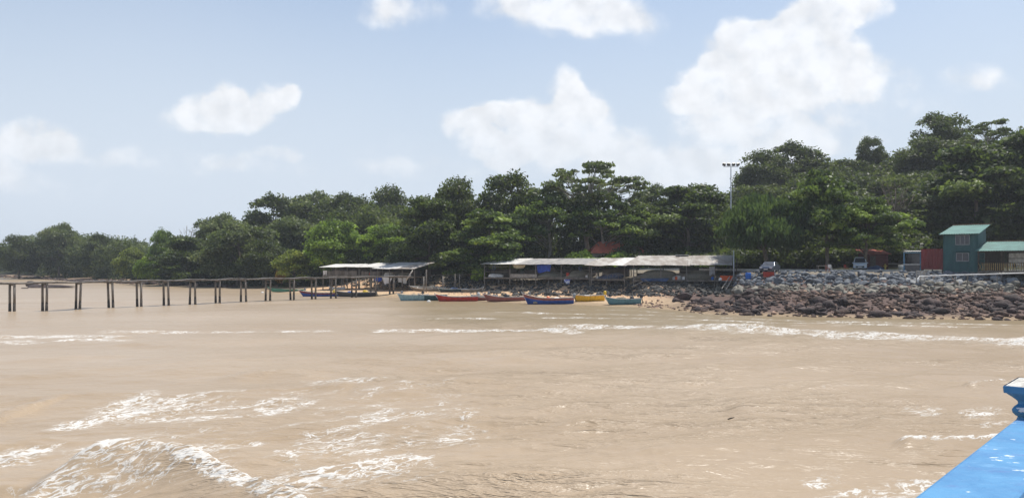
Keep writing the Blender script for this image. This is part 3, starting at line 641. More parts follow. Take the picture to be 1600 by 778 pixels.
for i, px in enumerate(pil):
    c = on_line(px)
    for sgn in (-1, 1):
        q = c+wn_*sgn*.38+wd_*sgn*.12; lx, ly = rg.uniform(-.16, .16), rg.uniform(-.1, .1); b = MB()
        b.tube([(q.x+lx, q.y+ly, -1.2), (q.x+lx*.7, q.y+ly*.7, .0), (q.x+lx*.5, q.y+ly*.5, .95)], [.17, .16, .14], 9, 1)
        b.tube([(q.x+lx*.5, q.y+ly*.5, .95), (q.x, q.y, ZD-.22)], [.14, .125], 9, 0)
        b.build('pile', [M_wood, M_woodd], wk, True)
    b = MB(); a = c-wn_*.68; e = c+wn_*.68; b.beam((a.x, a.y, ZD-.30), (e.x, e.y, ZD-.30), .14, .16); b.build('cross_beam', M_wood, wk)
    if i in (10, 11, 13): b = MB(); b.beam((c.x-.5, c.y, ZD-.75), (c.x+.5, c.y, ZD-.7), .08); b.build('brace', M_wood, wk)
# leaning pole at its landward end and lone posts past it
def post(px, top, bot, D, r, label, name='lone_post', cat='post', m=None, lean=0, group=None):
    a = W(px, bot, D); b = W(px+lean, top, D); g = Hs(a.x, D); o = MB().tube([(a.x, D, min(a.z, g)-.3), b], [r*1.1, r*.9], 8).build(name, m or M_wood, None, True); ORG.pop(o.name, 0)
    return single(o, label, cat, group)
post(662, 432, 457, 126, .12, 'thick weathered post standing on the sand just past the walkway end, left of two')
post(666, 421, 455, 128, .10, 'taller thin weathered post beside a thick one just past the walkway end')
post(692, 431, 452, 128, .10, 'lone weathered post on the sand between the two shed groups')
post(711, 428, 449, 128, .07, 'thin dark post left of the two set close together on the rocks')
post(718, 428, 449, 129, .07, 'thin dark post right of the two set close together on the rocks')
o = MB().tube([W(634, 438, 122), W(640, 430, 122), W(645, 422, 122.2)], [.12, .11, .08], 7).build('bent_pole', M_woodl, None, True); single(o, 'pale bent pole leaning up over the landward end of the walkway', 'pole')
o = MB().beam(W(664, 430.5, 130), W(752, 428, 130), .12, .1).build('hand_rail', M_woodd); single(o, 'long dark rail running between the two shed groups above the rocks', 'rail')

# ---------------------------------------------------------------- stilt sheds
def shed(label, px0, D0, px1, D1, depth, zf, zr_f, zr_b, bays, roofs, rail=None, wall=None, seed=0, group='fishermen stilt sheds along the shore', ov=(.5, .5)):
    """front wall line runs from px0 at D0 to px1 at D1; roofs: (u0,u1,v back drop, material)"""
    a = Vector(((px0-800)/F*D0, D0, 0)); b = Vector(((px1-800)/F*D1, D1, 0)); L = (b-a).length; u = (b-a)/L; v = Vector((-u.y, u.x, 0)); rg = random.Random(seed)
    r = thing('stilt_shed', label, 'shed', (a.x, a.y, Hs(a.x, a.y)), group)
    def P(s, t, z): q = a+u*s+v*t; return Vector((q.x, q.y, z))
    fl = MB(); k = 0.
    while k < L-.05:
        w_ = min(.24, L-k); q0 = P(k, -.15+rg.uniform(-.1, .1), 0); fl.add([P(k, -.2, zf-.05), P(k+w_*.93, -.2, zf-.05), P(k+w_*.93, depth, zf-.05), P(k, depth, zf-.05), P(k, -.2, zf), P(k+w_*.93, -.2, zf), P(k+w_*.93, depth, zf), P(k, depth, zf)],
            [(3,2,1,0),(4,5,6,7),(0,1,5,4),(1,2,6,5),(2,3,7,6),(3,0,4,7)]); k += w_
    fl.build('floor', M_wood, r)
    b1 = MB(); b1.beam(P(-.1, -.05, zf-.14), P(L+.1, -.05, zf-.14), .1, .16); b1.beam(P(-.1, depth*.5, zf-.14), P(L+.1, depth*.5, zf-.14), .1, .16); b1.beam(P(-.1, depth-.1, zf-.14), P(L+.1, depth-.1, zf-.14), .1, .16); b1.build('floor_beam', M_wood, r)
    nb = bays
    def zr(t): return zr_f+(zr_b-zr_f)*t/depth
    for i in range(nb+1):
        s = L*i/nb+rg.uniform(-.15, .15)*(0 < i < nb)
        for t in (0., depth-.15):
            q = P(s, t, 0); g = Hs(q.x, q.y); b = MB(); j = rg.uniform(-.07, .07)
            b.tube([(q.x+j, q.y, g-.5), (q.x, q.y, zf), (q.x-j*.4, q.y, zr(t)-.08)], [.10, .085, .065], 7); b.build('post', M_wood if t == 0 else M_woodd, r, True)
    for i in range(nb):
        for t in (.1, depth*.5):
            s = L*(i+.5)/nb+rg.uniform(-.4, .4); q = P(s, t, 0); g = Hs(q.x, q.y); b = MB(); j = rg.uniform(-.15, .15); b.tube([(q.x+j, q.y, g-.5), (q.x, q.y, zf-.06)], [.075, .06], 6); b.build('stilt', M_wood, r, True)
    b = MB(); b.beam(P(-.3, 0, zr(0)-.12), P(L+.3, 0, zr(0)-.12), .07, .1); b.beam(P(-.3, depth-.15, zr(depth)-.12), P(L+.3, depth-.15, zr(depth)-.12), .07, .1)
    for i in range(nb+1): b.beam(P(L*i/nb, -.3, zr(-.3)-.07), P(L*i/nb, depth+.2, zr(depth+.2)-.07), .06, .08)
    b.build('roof_frame', M_woodd, r)
    for (s0, s1, m, dz, f_in, b_in) in roofs:
        b = MB(); b.corr(P(s0*L-(ov[0] if s0 == 0 else 0)+f_in, -.75, zr(-.75)+dz), P(s1*L+(ov[1] if s1 == 1 else .12), -.75, zr(-.75)+dz*.8), P(s1*L+(ov[1] if s1 == 1 else .12)+b_in, depth+.5, zr(depth+.5)+dz), P(s0*L-(ov[0] if s0 == 0 else 0)+f_in+b_in, depth+.5, zr(depth+.5)+dz*.5), .2, .02, .015, .05, seed+int(s0*10))
        b.build('roof_sheet', m, r)
    for (s0, s1, kind, h) in (rail or []):
        b = MB(); z1 = zf+h
        if kind == 'bars': b.beam(P(s0*L, -.08, z1), P(s1*L, -.08, z1), .05, .06); b.beam(P(s0*L, -.08, zf+h*.5), P(s1*L, -.08, zf+h*.5), .04, .05)
        if kind == 'cross':
            b.beam(P(s0*L, -.08, z1), P(s1*L, -.08, z1), .06, .07); b.beam(P(s0*L, -.08, zf+.08), P(s1*L, -.08, zf+.08), .05, .06); n_ = 6
            for i in range(n_):
                x0 = L*(s0+(s1-s0)*i/n_); x1 = L*(s0+(s1-s0)*(i+1)/n_)
                b.beam(P(x0, -.08, z1), P(x0, -.08, zf), .045)
                if i % 2: b.beam(P(x0, -.08, z1), P(x1, -.08, zf), .04)
                else: b.beam(P(x0, -.08, zf), P(x1, -.08, z1), .04)
        if kind == 'board':
            for q in range(3): b.beam(P(s0*L, -.1, zf+.12+q*h/3), P(s1*L, -.1, zf+.12+q*h/3+rg.uniform(-.03, .03)), .03, h/3*.8)
        if kind == 'slat':
            k = s0*L
            while k < s1*L: b.beam(P(k, -.1, zf-.05), P(k+rg.uniform(-.02, .02), -.1, z1+rg.uniform(-.07, .07)), .03, .03+.09); k += .19
        b.build('railing', M_woodl if kind == 'board' else M_wood, r)
    for (s0, s1, z0_, z1_, m) in (wall or []):
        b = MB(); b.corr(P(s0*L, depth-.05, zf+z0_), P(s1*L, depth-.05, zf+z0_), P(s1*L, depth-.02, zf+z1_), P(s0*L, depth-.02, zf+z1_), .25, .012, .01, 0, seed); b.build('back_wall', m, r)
    return r, P, L
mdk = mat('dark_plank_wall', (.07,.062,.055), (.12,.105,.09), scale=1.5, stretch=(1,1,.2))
s1_, P1, L1 = shed('long low stilt shed with a blue tarpaulin hung under its dark patched roof', 757, 128, 921, 119, 3.6, 3.05, 5.35, 6.05, 4,
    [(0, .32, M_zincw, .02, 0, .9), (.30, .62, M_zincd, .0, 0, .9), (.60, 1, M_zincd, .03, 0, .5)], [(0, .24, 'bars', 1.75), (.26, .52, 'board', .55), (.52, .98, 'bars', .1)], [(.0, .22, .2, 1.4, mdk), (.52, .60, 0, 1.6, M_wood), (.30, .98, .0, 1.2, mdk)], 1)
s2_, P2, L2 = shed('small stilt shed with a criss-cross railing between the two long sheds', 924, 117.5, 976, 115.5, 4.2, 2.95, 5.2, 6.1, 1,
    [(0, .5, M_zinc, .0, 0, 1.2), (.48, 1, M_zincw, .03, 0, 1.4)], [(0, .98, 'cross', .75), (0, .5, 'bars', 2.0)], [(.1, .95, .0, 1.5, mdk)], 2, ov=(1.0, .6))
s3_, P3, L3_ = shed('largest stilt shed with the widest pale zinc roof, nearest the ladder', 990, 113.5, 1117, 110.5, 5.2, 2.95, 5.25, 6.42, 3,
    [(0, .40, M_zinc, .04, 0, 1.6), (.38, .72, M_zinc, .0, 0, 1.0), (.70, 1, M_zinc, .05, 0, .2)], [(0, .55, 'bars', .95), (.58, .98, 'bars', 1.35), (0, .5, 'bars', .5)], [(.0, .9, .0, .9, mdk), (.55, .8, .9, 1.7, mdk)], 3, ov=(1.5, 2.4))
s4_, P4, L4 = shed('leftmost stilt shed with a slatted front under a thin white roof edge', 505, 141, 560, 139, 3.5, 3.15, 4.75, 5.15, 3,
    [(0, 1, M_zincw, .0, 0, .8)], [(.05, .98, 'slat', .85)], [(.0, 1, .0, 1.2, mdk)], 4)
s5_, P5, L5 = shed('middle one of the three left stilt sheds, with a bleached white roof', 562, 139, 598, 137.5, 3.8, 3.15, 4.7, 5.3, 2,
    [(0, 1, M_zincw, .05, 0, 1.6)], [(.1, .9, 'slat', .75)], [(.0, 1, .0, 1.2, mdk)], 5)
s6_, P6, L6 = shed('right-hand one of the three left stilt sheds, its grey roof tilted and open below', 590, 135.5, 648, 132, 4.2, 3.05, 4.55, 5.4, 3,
    [(0, .55, M_zincw, .02, 0, 2.0), (.5, 1, M_zinc, .0, 0, .8)], [(0, .5, 'bars', .7), (.3, .98, 'bars', 1.3)], [(.0, .8, .0, 1.1, mdk)], 6, ov=(.8, .3))
def blob(name, c, r, m, label, cat, seed=0, group=None, amp=.16, flat_bottom=True, sub=3, smooth=True, rz=0, kind=None):
    """a lumpy heap resting with its base at c"""
    import bmesh
    bm = bmesh.new(); bmesh.ops.create_icosphere(bm, subdivisions=sub, radius=1); rg = np.random.RandomState(seed); ks = rg.normal(size=(7, 3))*2.6; ph = rg.uniform(0, 6.28, 7)
    ca, sa = math.cos(rz), math.sin(rz); vs = []
    for v in bm.verts:
        n_ = sum(math.sin(v.co.x*k[0]+v.co.y*k[1]+v.co.z*k[2]+p) for k, p in zip(ks, ph))/7
        q = v.co*(1+amp*n_*2.4); z = max(q.z, -.25)+.25 if flat_bottom else q.z+1; x, y = q.x*r[0], q.y*r[1]; vs.append((c[0]+x*ca-y*sa, c[1]+x*sa+y*ca, c[2]+z*r[2]))
    mb = MB(); mb.add(vs, [tuple(v.index for v in f.verts) for f in bm.faces]); bm.free()
    o = mb.build(name, m, None, smooth); return single(o, label, cat, group, kind)
GN = 'fishing nets heaped on the shed floors'
q = P1(L1*.64, 1.3, 3.05); blob('net_heap', q, (2.1, 1.1, .75), M_net, 'wide grey-green net heap in the long low shed beside the red barrel', 'net', 1, GN)
q = P1(L1*.87, 1.4, 3.05); blob('net_heap', q, (2.0, 1.1, .95), M_net, 'tall grey-green net heap at the right end of the long low shed', 'net', 2, GN)
q = P1(L1*.09, .9, 3.05); blob('net_heap', q, (1.2, .7, .45), M_white, 'pale grey sheet-covered heap at the left end of the long low shed', 'net', 3, GN)
q = P2(L2*.5, 1.8, 2.95); blob('net_heap', q, (1.9, 1.2, .75), M_netb, 'dark blue net heap behind the criss-cross railing', 'net', 4, GN)
q = P3(L3_*.28, 1.7, 2.95); blob('net_heap', q, (3.0, 1.5, 1.15), M_net, 'largest net heap, at the left half of the widest shed', 'net', 5, GN)
q = P3(L3_*.80, 1.6, 2.95); blob('net_heap', q, (2.3, 1.3, 1.05), M_net, 'broad net heap at the right half of the widest shed', 'net', 6, GN)
q = P3(L3_*.55, 1.2, 2.95); blob('net_heap', q, (.7, .6, .5), M_white, 'small pale net heap at the middle of the widest shed', 'net', 7, GN)
q = P6(L6*.62, 1.2, 3.05); blob('net_heap', q, (1.1, .8, .55), M_net, 'grey net heap in the tilted-roof shed of the left group', 'net', 8, GN)
q = P6(L6*.2, 1.2, 3.05); blob('net_heap', q, (1.0, .7, .6), M_white, 'white covered heap at the left end of the tilted-roof shed', 'net', 9, GN)
def cloth(name, p0, p1, drop, m, label, cat, seed=0, fold=.09, taper=.85):
    rg = random.Random(seed); p0 = Vector(p0); p1 = Vector(p1); d = (p1-p0); n = 16; nv = 8; t = Vector((-d.y, d.x, 0)).normalized(); ph = rg.uniform(0, 6); rows = []
    for sd_ in (1, -1):
        for j in range(nv+1):
            v = j/nv; row = []
            for i in range(n+1):
                u = i/n; uu = .5+(u-.5)*(1-(1-taper)*v); sag = math.sin(u*9+ph)*fold*(.3+v)+math.sin(u*23+ph*2)*fold*.4*v; row.append(p0+d*uu+t*(sag+.012*sd_)+Vector((0, 0, -drop*v*(1+.12*math.sin(u*5+ph)))))
            rows.append(row)
    mb = MB(); mb.grid(rows[:nv+1]); mb.grid(rows[nv+1:]); o = mb.build(name, m, None, True); return single(o, label, cat)
cloth('tarpaulin', P1(L1*.50, .5, 5.2), P1(L1*.64, .5, 5.2), 1.25, M_tarpb, 'bright blue tarpaulin hanging under the long low shed roof', 'tarpaulin', 1)
cloth('rolled_cloth', P1(L1*.27, .3, 5.15), P1(L1*.40, .3, 5.1), .55, mat('yellowed_canvas', (.62,.58,.40), (.45,.42,.3)), 'yellowish canvas bundle slung under the roof near the left end of the long low shed', 'canvas', 2, .14, .7)
cloth('hanging_cloth', P1(L1*.77, -.1, 2.85), P1(L1*.83, -.1, 2.85), 1.1, mat('white_blue_cloth', (.75,.77,.82), (.10,.14,.5), lo=.48, hi=.52, scale=2), 'white and blue cloth hanging below the floor of the long low shed', 'cloth', 3, .1, .6)
cloth('hanging_cloth', P6(L6*.13, -.15, 2.95), P6(L6*.42, -.15, 2.95), 1.25, M_white, 'large white cloth hanging below the floor of the tilted-roof shed', 'cloth', 4, .16, .55)
cloth('hanging_cloth', P6(L6*.55, .0, 2.9), P6(L6*.80, .0, 2.9), .95, mat('dirty_white_cloth', (.55,.54,.5), (.4,.39,.36)), 'dirty white cloth hanging right of the large white one under the tilted-roof shed', 'cloth', 5)
cloth('hanging_cloth', P5(L5*.62, -.1, 2.95), P5(L5*.98, -.1, 2.95), .8, M_tarpb, 'dark blue cloth hanging below the middle shed of the left group', 'cloth', 6)
cloth('hanging_cloth', P4(.05, -.15, 4.0), P4(.9, -.15, 4.0), .8, M_white, 'grey-white cloth over the slats at the left corner of the leftmost shed', 'cloth', 7)
cloth('hanging_cloth', P3(L3_*.93, -.1, 4.9), P3(L3_*1.0, -.1, 4.9), 1.2, mat('grey_cloth', (.38,.38,.38), (.28,.28,.28)), 'grey cloth hanging from the right corner post of the widest shed', 'cloth', 8)
def drum(name, c, r, h, m, label, cat, m2=None, group=None):
    mb = MB(); x, y, z = c; mb.tube([(x,y,z),(x,y,z+h*.04),(x,y,z+h*.32),(x,y,z+h*.34),(x,y,z+h*.37),(x,y,z+h*.64),(x,y,z+h*.67),(x,y,z+h*.70),(x,y,z+h*.96),(x,y,z+h)],[r*.9,r*.96,r,r*1.04,r,r,r*1.04,r,r*.96,r*.88],16)
    t = thing(name, label, cat, c, group); mb.build('shell', m, t, True); MB().tube([(x,y,z+h),(x,y,z+h+.04)], [r*.8, r*.8], 16).build('lid', m2 or m, t); return t
q = P1(L1*.80, .25, 3.06); drum('plastic_barrel', q, .26, .8, M_red, 'red barrel standing by the net heap in the long low shed', 'barrel')
q = hit(1169, 438); drum('plastic_barrel', (q.x, q.y, q.z-.05), .36, 1.0, M_blue, 'bright blue barrel standing on the bank right of the ladder', 'barrel')
def crate(name, c, s, m, label, cat='crate', rz=0, group=None):
    t = thing(name, label, cat, c, group); x, y, z = c; b = MB(); a, d, h = s; w_ = .04
    b.box((x, y, z+.03), (a, d, .06)); b.build('base', m, t)
    for i, (dx, dy, sx, sy) in enumerate(((0,-d/2+w_/2,a,w_),(0,d/2-w_/2,a,w_),(-a/2+w_/2,0,w_,d-2*w_-.004),(a/2-w_/2,0,w_,d-2*w_-.004))):
        bb = MB(); bb.box((x+dx, y+dy, z+.062+(h-.062)/2), (sx, sy, h-.062)); bb.build('side_panel', m, t)
    b = MB(); b.beam((x-a/2-.02, y-d/2-.02, z+h), (x+a/2+.02, y-d/2-.02, z+h), .06); b.beam((x-a/2-.02, y+d/2+.02, z+h), (x+a/2+.02, y+d/2+.02, z+h), .06); b.build('rim', m, t); return t
k_ = 0
for Pf, Lf, u, v, zz, kind, lb in ((P1, L1, .05, .2, 3.06, 'w', 'white jerrycan at the left corner of the long low shed floor'), (P1, L1, .47, .3, 3.06, 'b', 'small blue jerrycan left of the net heap under the blue tarpaulin'), (P1, L1, .97, .2, 3.06, 'w', 'white jerrycan at the right corner of the long low shed floor'),
        (P2, L2, .15, .4, 2.96, 'w', 'white jerrycan behind the left end of the criss-cross railing'), (P3, L3_, .53, .2, 2.96, 'o', 'orange jerrycan left of the middle post of the widest shed'), (P3, L3_, .62, .2, 2.96, 'w', 'white jerrycan right of the middle post of the widest shed'), (P3, L3_, .97, .3, 2.96, 'b', 'blue jerrycan at the right corner of the widest shed floor'),
        (P6, L6, .85, .3, 3.06, 'w', 'white jerrycan at the right end of the tilted-roof shed'), (P5, L5, .4, .4, 3.16, 'o', 'orange jerrycan in the middle shed of the left group')):
    q = Pf(Lf*u, v, zz); t = thing('jerrycan', lb, 'jerrycan', tuple(q), 'jerrycans standing on the shed floors'); mm = {'w': M_white, 'b': M_blue, 'o': M_orange}[kind]
    MB().box(q+Vector((0, 0, .24)), (.34, .22, .46)).build('body', mm, t, bevel=.04); MB().tube([q+Vector((-.08, 0, .46)), q+Vector((-.08, 0, .53))], [.05, .05], 8).build('cap', M_red, t)
    MB().beam(q+Vector((-.02, 0, .54)), q+Vector((.14, 0, .50)), .035).build('handle', mm, t)
for u, lb in ((.10, 'coil of blue rope hanging near the left end of the long low shed'), (.92, 'coil of blue rope hanging near the right end of the long low shed')):
    q = P1(L1*u, -.05, 4.6); o = MB().tube([q+Vector((math.cos(a)*.22, 0, math.sin(a)*.34)) for a in np.linspace(0, 6.28, 14)], .05, 6).build('rope_coil', M_netb, None, True); single(o, lb, 'rope')
# landing with ladder beside the widest shed
lp = thing('landing_platform', 'small grey timber landing on thin legs between the widest shed and the blue barrel', 'platform', (W(1136, 440, 108).x, 108, 2.6))
mb = MB(); c = W(1138, 438.5, 108); mb.box((c.x, 108.4, 2.93), (3.9, 2.0, .09)); mb.build('deck', M_wood, lp)
for px in (1120, 1142, 1157):
    for dy in (-.5, .8): x = (px-800)/F*108; g = Hs(x, 108+dy); MB().tube([(x, 108.3+dy, g-.4), (x, 108.3+dy, 2.88)], [.07, .06], 6).build('leg', M_wood, lp, True)
crate('fish_crate', (W(1135, 0, 107.9).x, 107.9, 2.98), (1.5, .9, .62), M_orange, 'orange fish crate standing on the landing above the ladder', 'crate')
blob('white_sack', (W(1126.5, 0, 107.7).x, 107.7, 2.98), (.28, .25, .3), M_white, 'small white sack left of the orange fish crate', 'sack', 3)
q = hit(1201, 433); crate('fish_crate', (q.x, q.y, q.z+.02), (1.15, .8, .6), M_red, 'dull red crate on the stones in front of the silver car', 'crate')
def table_(px, D, z, label):
    x = (px-800)/F*D; t = thing('work_table', label, 'table', (x, D, z)); MB().box((x, D, z+.72), (1.2, .6, .05)).build('table_top', M_woodl, t)
    for dx in (-.52, .52):
        for dy in (-.24, .24): MB().beam((x+dx, D+dy, z-.4), (x+dx, D+dy, z+.69), .05).build('leg', M_wood, t)
table_(1156, 108.5, 2.98, 'small grey work table at the right end of the landing')
ld = thing('wooden_ladder', 'pale wooden ladder leaning from the rocks up to the orange crate', 'ladder', tuple(hit(1129, 450)))
b0 = W(1128, 451, 105.2); b1 = W(1140, 432.5, 107.2); b2 = W(1135, 452, 105.2); b3 = W(1145, 433.5, 107.2)
MB().beam(b0, b1, .07, .12).build('side_rail', M_woodl, ld); MB().beam(b2, b3, .07, .12).build('side_rail', M_woodl, ld)
for k in range(1, 6): MB().beam(b0.lerp(b1, k/6.2), b2.lerp(b3, k/6.2), .06, .05).build('rung', M_woodl, ld)
post(1146.5, 391, 434, 109.5, .09, 'tall grey pipe standing behind the orange crate', 'steel_pipe', 'pipe', M_steel)
post(1151, 404, 434, 110.2, .06, 'thin dark post right of the tall grey pipe', 'lone_post', 'post', M_woodd)
o = MB().box(W(1066, 398.5, 117), (1.9, .9, .10)).build('roof_offcut', M_zincw); single(o, 'white loose sheet lying above the back edge of the widest shed roof', 'sheet')
# braces under widest shed as loose props
for i, (a, b, lb) in enumerate((((1007,437),(1022,445.5),'left slanted prop of the V under the widest shed floor'), ((1042,437),(1023,445.5),'right slanted prop of the V under the widest shed floor'), ((988,447),(1004,440),'pale slanted plank at the left corner below the widest shed'))):
    o = MB().beam(W(a[0], a[1], 112.2), W(b[0], b[1], 112.4), .08).build('slanted_prop', M_woodl if i == 2 else M_wood); single(o, lb, 'prop')
cloth('net_apron', W(1000, 435, 112.5), W(1046, 434.5, 112.0), .45, M_netb, 'blue cloth draped over the floor edge at the left of the widest shed', 'cloth', 11, .12, .8)

# ---------------------------------------------------------------- boats
def paint(n, a): return mat('boat_paint_'+n, a, tuple(x*.62 for x in a), rough=.55, scale=2.2, spec=.35, lo=.42, hi=.72)
PB = dict(red=paint('red', (.48,.045,.035)), blue=paint('blue', (.03,.09,.36)), pink=paint('faded_red', (.36,.13,.11)), yellow=paint('yellow', (.85,.50,.03)), teal=paint('teal', (.13,.28,.33)), dteal=paint('dark_teal', (.035,.095,.105)),
          lblue=paint('pale_blue', (.27,.42,.46)), white=paint('white', (.72,.71,.68)), grey=paint('charcoal', (.055,.055,.06)), green=paint('green', (.10,.30,.20)), wood=paint('bare', (.34,.28,.20)), maroon=paint('maroon', (.24,.05,.04)))
M_cowlg = mat('engine_cowl_grey', (.32,.33,.34), rough=.4); M_cowld = mat('engine_cowl_dark', (.03,.03,.035), rough=.4); M_cowlw = mat('engine_cowl_white', (.7,.7,.68), rough=.4)
def boat(label, px, py, Lpx, up, lo, rim, yaw=0., beam=.62, hgt=.62, motor=None, bow=.75, group='wooden fishing boats drawn up at the water edge', D=None, flip=False, heel=0, drum_=None, bowpost=True):
    D = D or (CH*F/(py-HZ)); hgt *= 1.08; x = (px-800)/F*D; L = Lpx/F*D/max(.5, math.cos(yaw)); z = max(Hs(x, D), -.05)-.06
    r = thing('fishing_boat', label, 'boat', (x, D, z), group, (math.pi if flip else 0)+yaw); r.rotation_euler.x = heel
    ns = 22; bt = lambda t: beam*float(np.interp(t, [0,.2,.45,.7,.86,.95,1], [.74,.94,1,.84,.52,.24,.03]))
    zs = lambda t: hgt*(1+.10*(1-t)**2)+bow*hgt*max(0, t-.45)**2*3.1; zk = lambda t: .0+.30*max(0, t-.78)**2*20*hgt*.35
    xs = lambda t, v: -L*(t-.5)+(1-v)*L*.105*max(0, t-.6)/.4; SV = [(0,0,0),(.35,.45,.05),(.6,.68,.14),(.85,.86,.42),(.93,.92,.66),(1,1,1)]
    def sec(t, inset=0., fl=0.):
        out = []
        for v, yv, zv in SV:
            y = max(bt(t)*yv-inset*(1 if v else 0), 0); zz = zk(t)+(zs(t)-zk(t))*zv; zz = max(zz, zk(t)+fl); out.append((xs(t, zv), y, zz))
        return out
    hull = MB(); inn = MB(); T = [i/ns for i in range(ns+1)]
    for sgn in (1, -1):
        rows = [[(a, b*sgn, c) for a, b, c in sec(t)] for t in T]; b0 = len(hull.v); hull.grid(rows)
        hull.m = hull.m[:-(ns*5)]+[1 if j < 4 else 0 for i in range(ns) for j in range(5)]
        inn.grid([[(a, b*sgn, c) for a, b, c in sec(min(t, .975), .045, .12)] for t in T])
    st = sec(0); hull.add([(a, b, c) for a, b, c in st]+[(a, -b, c) for a, b, c in reversed(st[1:])], [tuple(range(11))]); hull.m[-1] = 0
    st = sec(0, .045, .12); inn.add([(a-.05, b, c) for a, b, c in st]+[(a-.05, -b, c) for a, b, c in reversed(st[1:])], [tuple(range(11))])
    hull.build('hull', [up, lo], r, False, world=False); inn.build('lining', PB['wood'], r, False, world=False)
    for sgn in (1, -1):
        b = MB(); pts = [(xs(t, 1), sgn*(bt(t)+.015), zs(t)+.012) for t in T]
        for a, c in zip(pts, pts[1:]): b.beam(a, c, .075, .05)
        b.build('gunwale', rim, r, world=False)
    if bowpost: b = MB(); b.beam((xs(1, .35)-.02, 0, zs(1)*.45), (xs(1, 1)-.10, 0, zs(1)+.16), .07, .09); b.build('stem_post', rim, r, world=False)
    for t in (.12, .38, .62, .8):
        b = MB(); y = bt(t)-.04; b.box((xs(t, .8), 0, zs(t)-.12), (.2, 2*y, .035)); b.build('thwart', PB['wood'] if t < .8 else rim, r, world=False)
    b = MB(); b.beam((xs(0, 1)+.03, -bt(0), zs(0)), (xs(0, 1)+.03, bt(0), zs(0)), .06, .10); b.build('transom_cap', rim, r, world=False)
    if motor:
        mo = thing('outboard_motor', None, None, (0, 0, 0)); del_ = mo; x0 = xs(0, 1)+.16; z0 = zs(0)
        for k in ('label', 'category'): 
            if k in mo: del mo[k]
        mo.parent = r; b = MB(); 
        b.tube([(x0+.02,0,z0+.02),(x0,0,z0+.12),(x0-.01,0,z0+.34),(x0-.02,0,z0+.50),(x0-.03,0,z0+.56)],[.13,.19,.21,.17,.08],12); b.build('cowling', motor, mo, True, world=False)
        b = MB(); b.tube([(x0+.03,0,z0+.04),(x0+.2,0,z0-.55)],[.06,.045],8); b.box((x0+.2,0,z0-.52),(.3,.03,.12)); b.build('drive_leg', M_cowld, mo, world=False)
        b = MB(); b.tube([(x0-.1,0,z0+.14),(x0-.6,0,z0+.24)],[.03,.02],6); b.build('tiller', M_cowld, mo, world=False)
    if drum_ is not None:
        b = MB(); tt = .86; cx = xs(tt, 1); cz = zs(tt)+.30
        for sgn in (-1, 1): b.beam((cx, sgn*.10, zs(tt)-.1), (cx, sgn*.10, cz), .04)
        b.build('roller_frame', M_steel, r, world=False)
        b = MB(); n_ = 18; rows = [[(cx+math.cos(6.283*k/n_)*q_, s_, cz+math.sin(6.283*k/n_)*q_) for k in range(n_)] for q_, s_ in ((.03,-.09),(.17,-.09),(.19,-.05),(.11,0),(.19,.05),(.17,.09),(.03,.09))]
        b.grid(rows, closed=True); b.build('net_roller', drum_, r, True, world=False)
    return r, D
B = {}
B['green'] = boat('slim pale green boat at the far left of the boats, behind a walkway pile', 447, 457, 54, PB['green'], PB['green'], PB['green'], .08, .5, .42, bow=.8)
B['redblue'] = boat('red boat with dark blue bottom at its bow, seen behind the walkway piles', 504, 463, 74, PB['maroon'], PB['blue'], PB['white'], .12, .7, .62, None, .8, drum_=M_cowlg)
B['char'] = boat('charcoal grey boat with white rim and a motor at its stern, behind the walkway piles', 555, 463.4, 62, PB['grey'], PB['grey'], PB['white'], .10, .72, .66, M_cowld, .5)
B['pale'] = boat('pale blue boat right of the walkway end, first of the line of moored boats', 645, 469.5, 46, PB['lblue'], PB['lblue'], PB['white'], .25, .72, .8, None, .35, drum_=M_cowlg)
B['dteal'] = boat('dark slate green boat between the pale blue boat and the red boat', 676, 469.2, 42, PB['dteal'], PB['dteal'], PB['white'], .30, .72, .75, None, .3, drum_=M_cowld)
B['back'] = boat('dark grey boat lying behind the bright red boat', 707, 462, 46, PB['dteal'], PB['grey'], PB['white'], .05, .6, .5, M_cowld, .4)
B['red'] = boat('bright red boat with a white rim', 713, 470.5, 66, PB['red'], PB['red'], PB['white'], .14, .74, .66, M_cowlw, .65)
B['worn'] = boat('worn white-over-red boat half hidden between the bright red and the faded red boats', 756, 470, 40, PB['white'], PB['pink'], PB['white'], .22, .6, .6, None, .4)
B['pink'] = boat('faded red boat with a raised white bow', 789, 471.3, 70, PB['pink'], PB['pink'], PB['white'], .12, .74, .58, None, .95, drum_=M_cowlg)
B['blue'] = boat('boat painted red above deep blue with a high pointed bow', 856, 475, 80, PB['pink'], PB['blue'], PB['white'], .10, .8, .78, M_cowlg, .85, drum_=M_cowlg)
B['yellow'] = boat('yellow boat with a yellow motor', 919, 473.3, 50, PB['yellow'], PB['yellow'], PB['white'], .16, .75, .75, M_yellow, .25)
B['teal'] = boat('teal blue boat with white rim at the right end of the boats', 973, 477, 56, PB['teal'], PB['teal'], PB['white'], .12, .72, .66, M_cowld, .45, drum_=M_cowld)
B['sandboat'] = boat('bare pale boat lying on the sand behind the pale blue boat', 668, 455.5, 56, PB['wood'], PB['wood'], PB['white'], -.12, .7, .5, bow=.7, D=131, heel=.2)
B['oldskiff'] = boat('old white skiff aground on the sand below the leftmost sheds', 527, 448, 24, PB['white'], PB['white'], PB['white'], .1, .6, .45, bow=.3, D=140)
B['sand2'] = boat('low bare wooden boat on the sand behind the worn and faded red boats', 738, 455.5, 34, PB['wood'], PB['wood'], PB['white'], .1, .6, .4, bow=.8, D=126, flip=True)
def cargo(key, u, v, r, m, name, label, cat, seed=0, zz=.2):
    b, D = B[key]; p = Vector(b.location)+Matrix.Rotation(b.rotation_euler.z, 3, 'Z')@Vector((u, v, zz)); return blob(name, p, r, m, label, cat, seed)
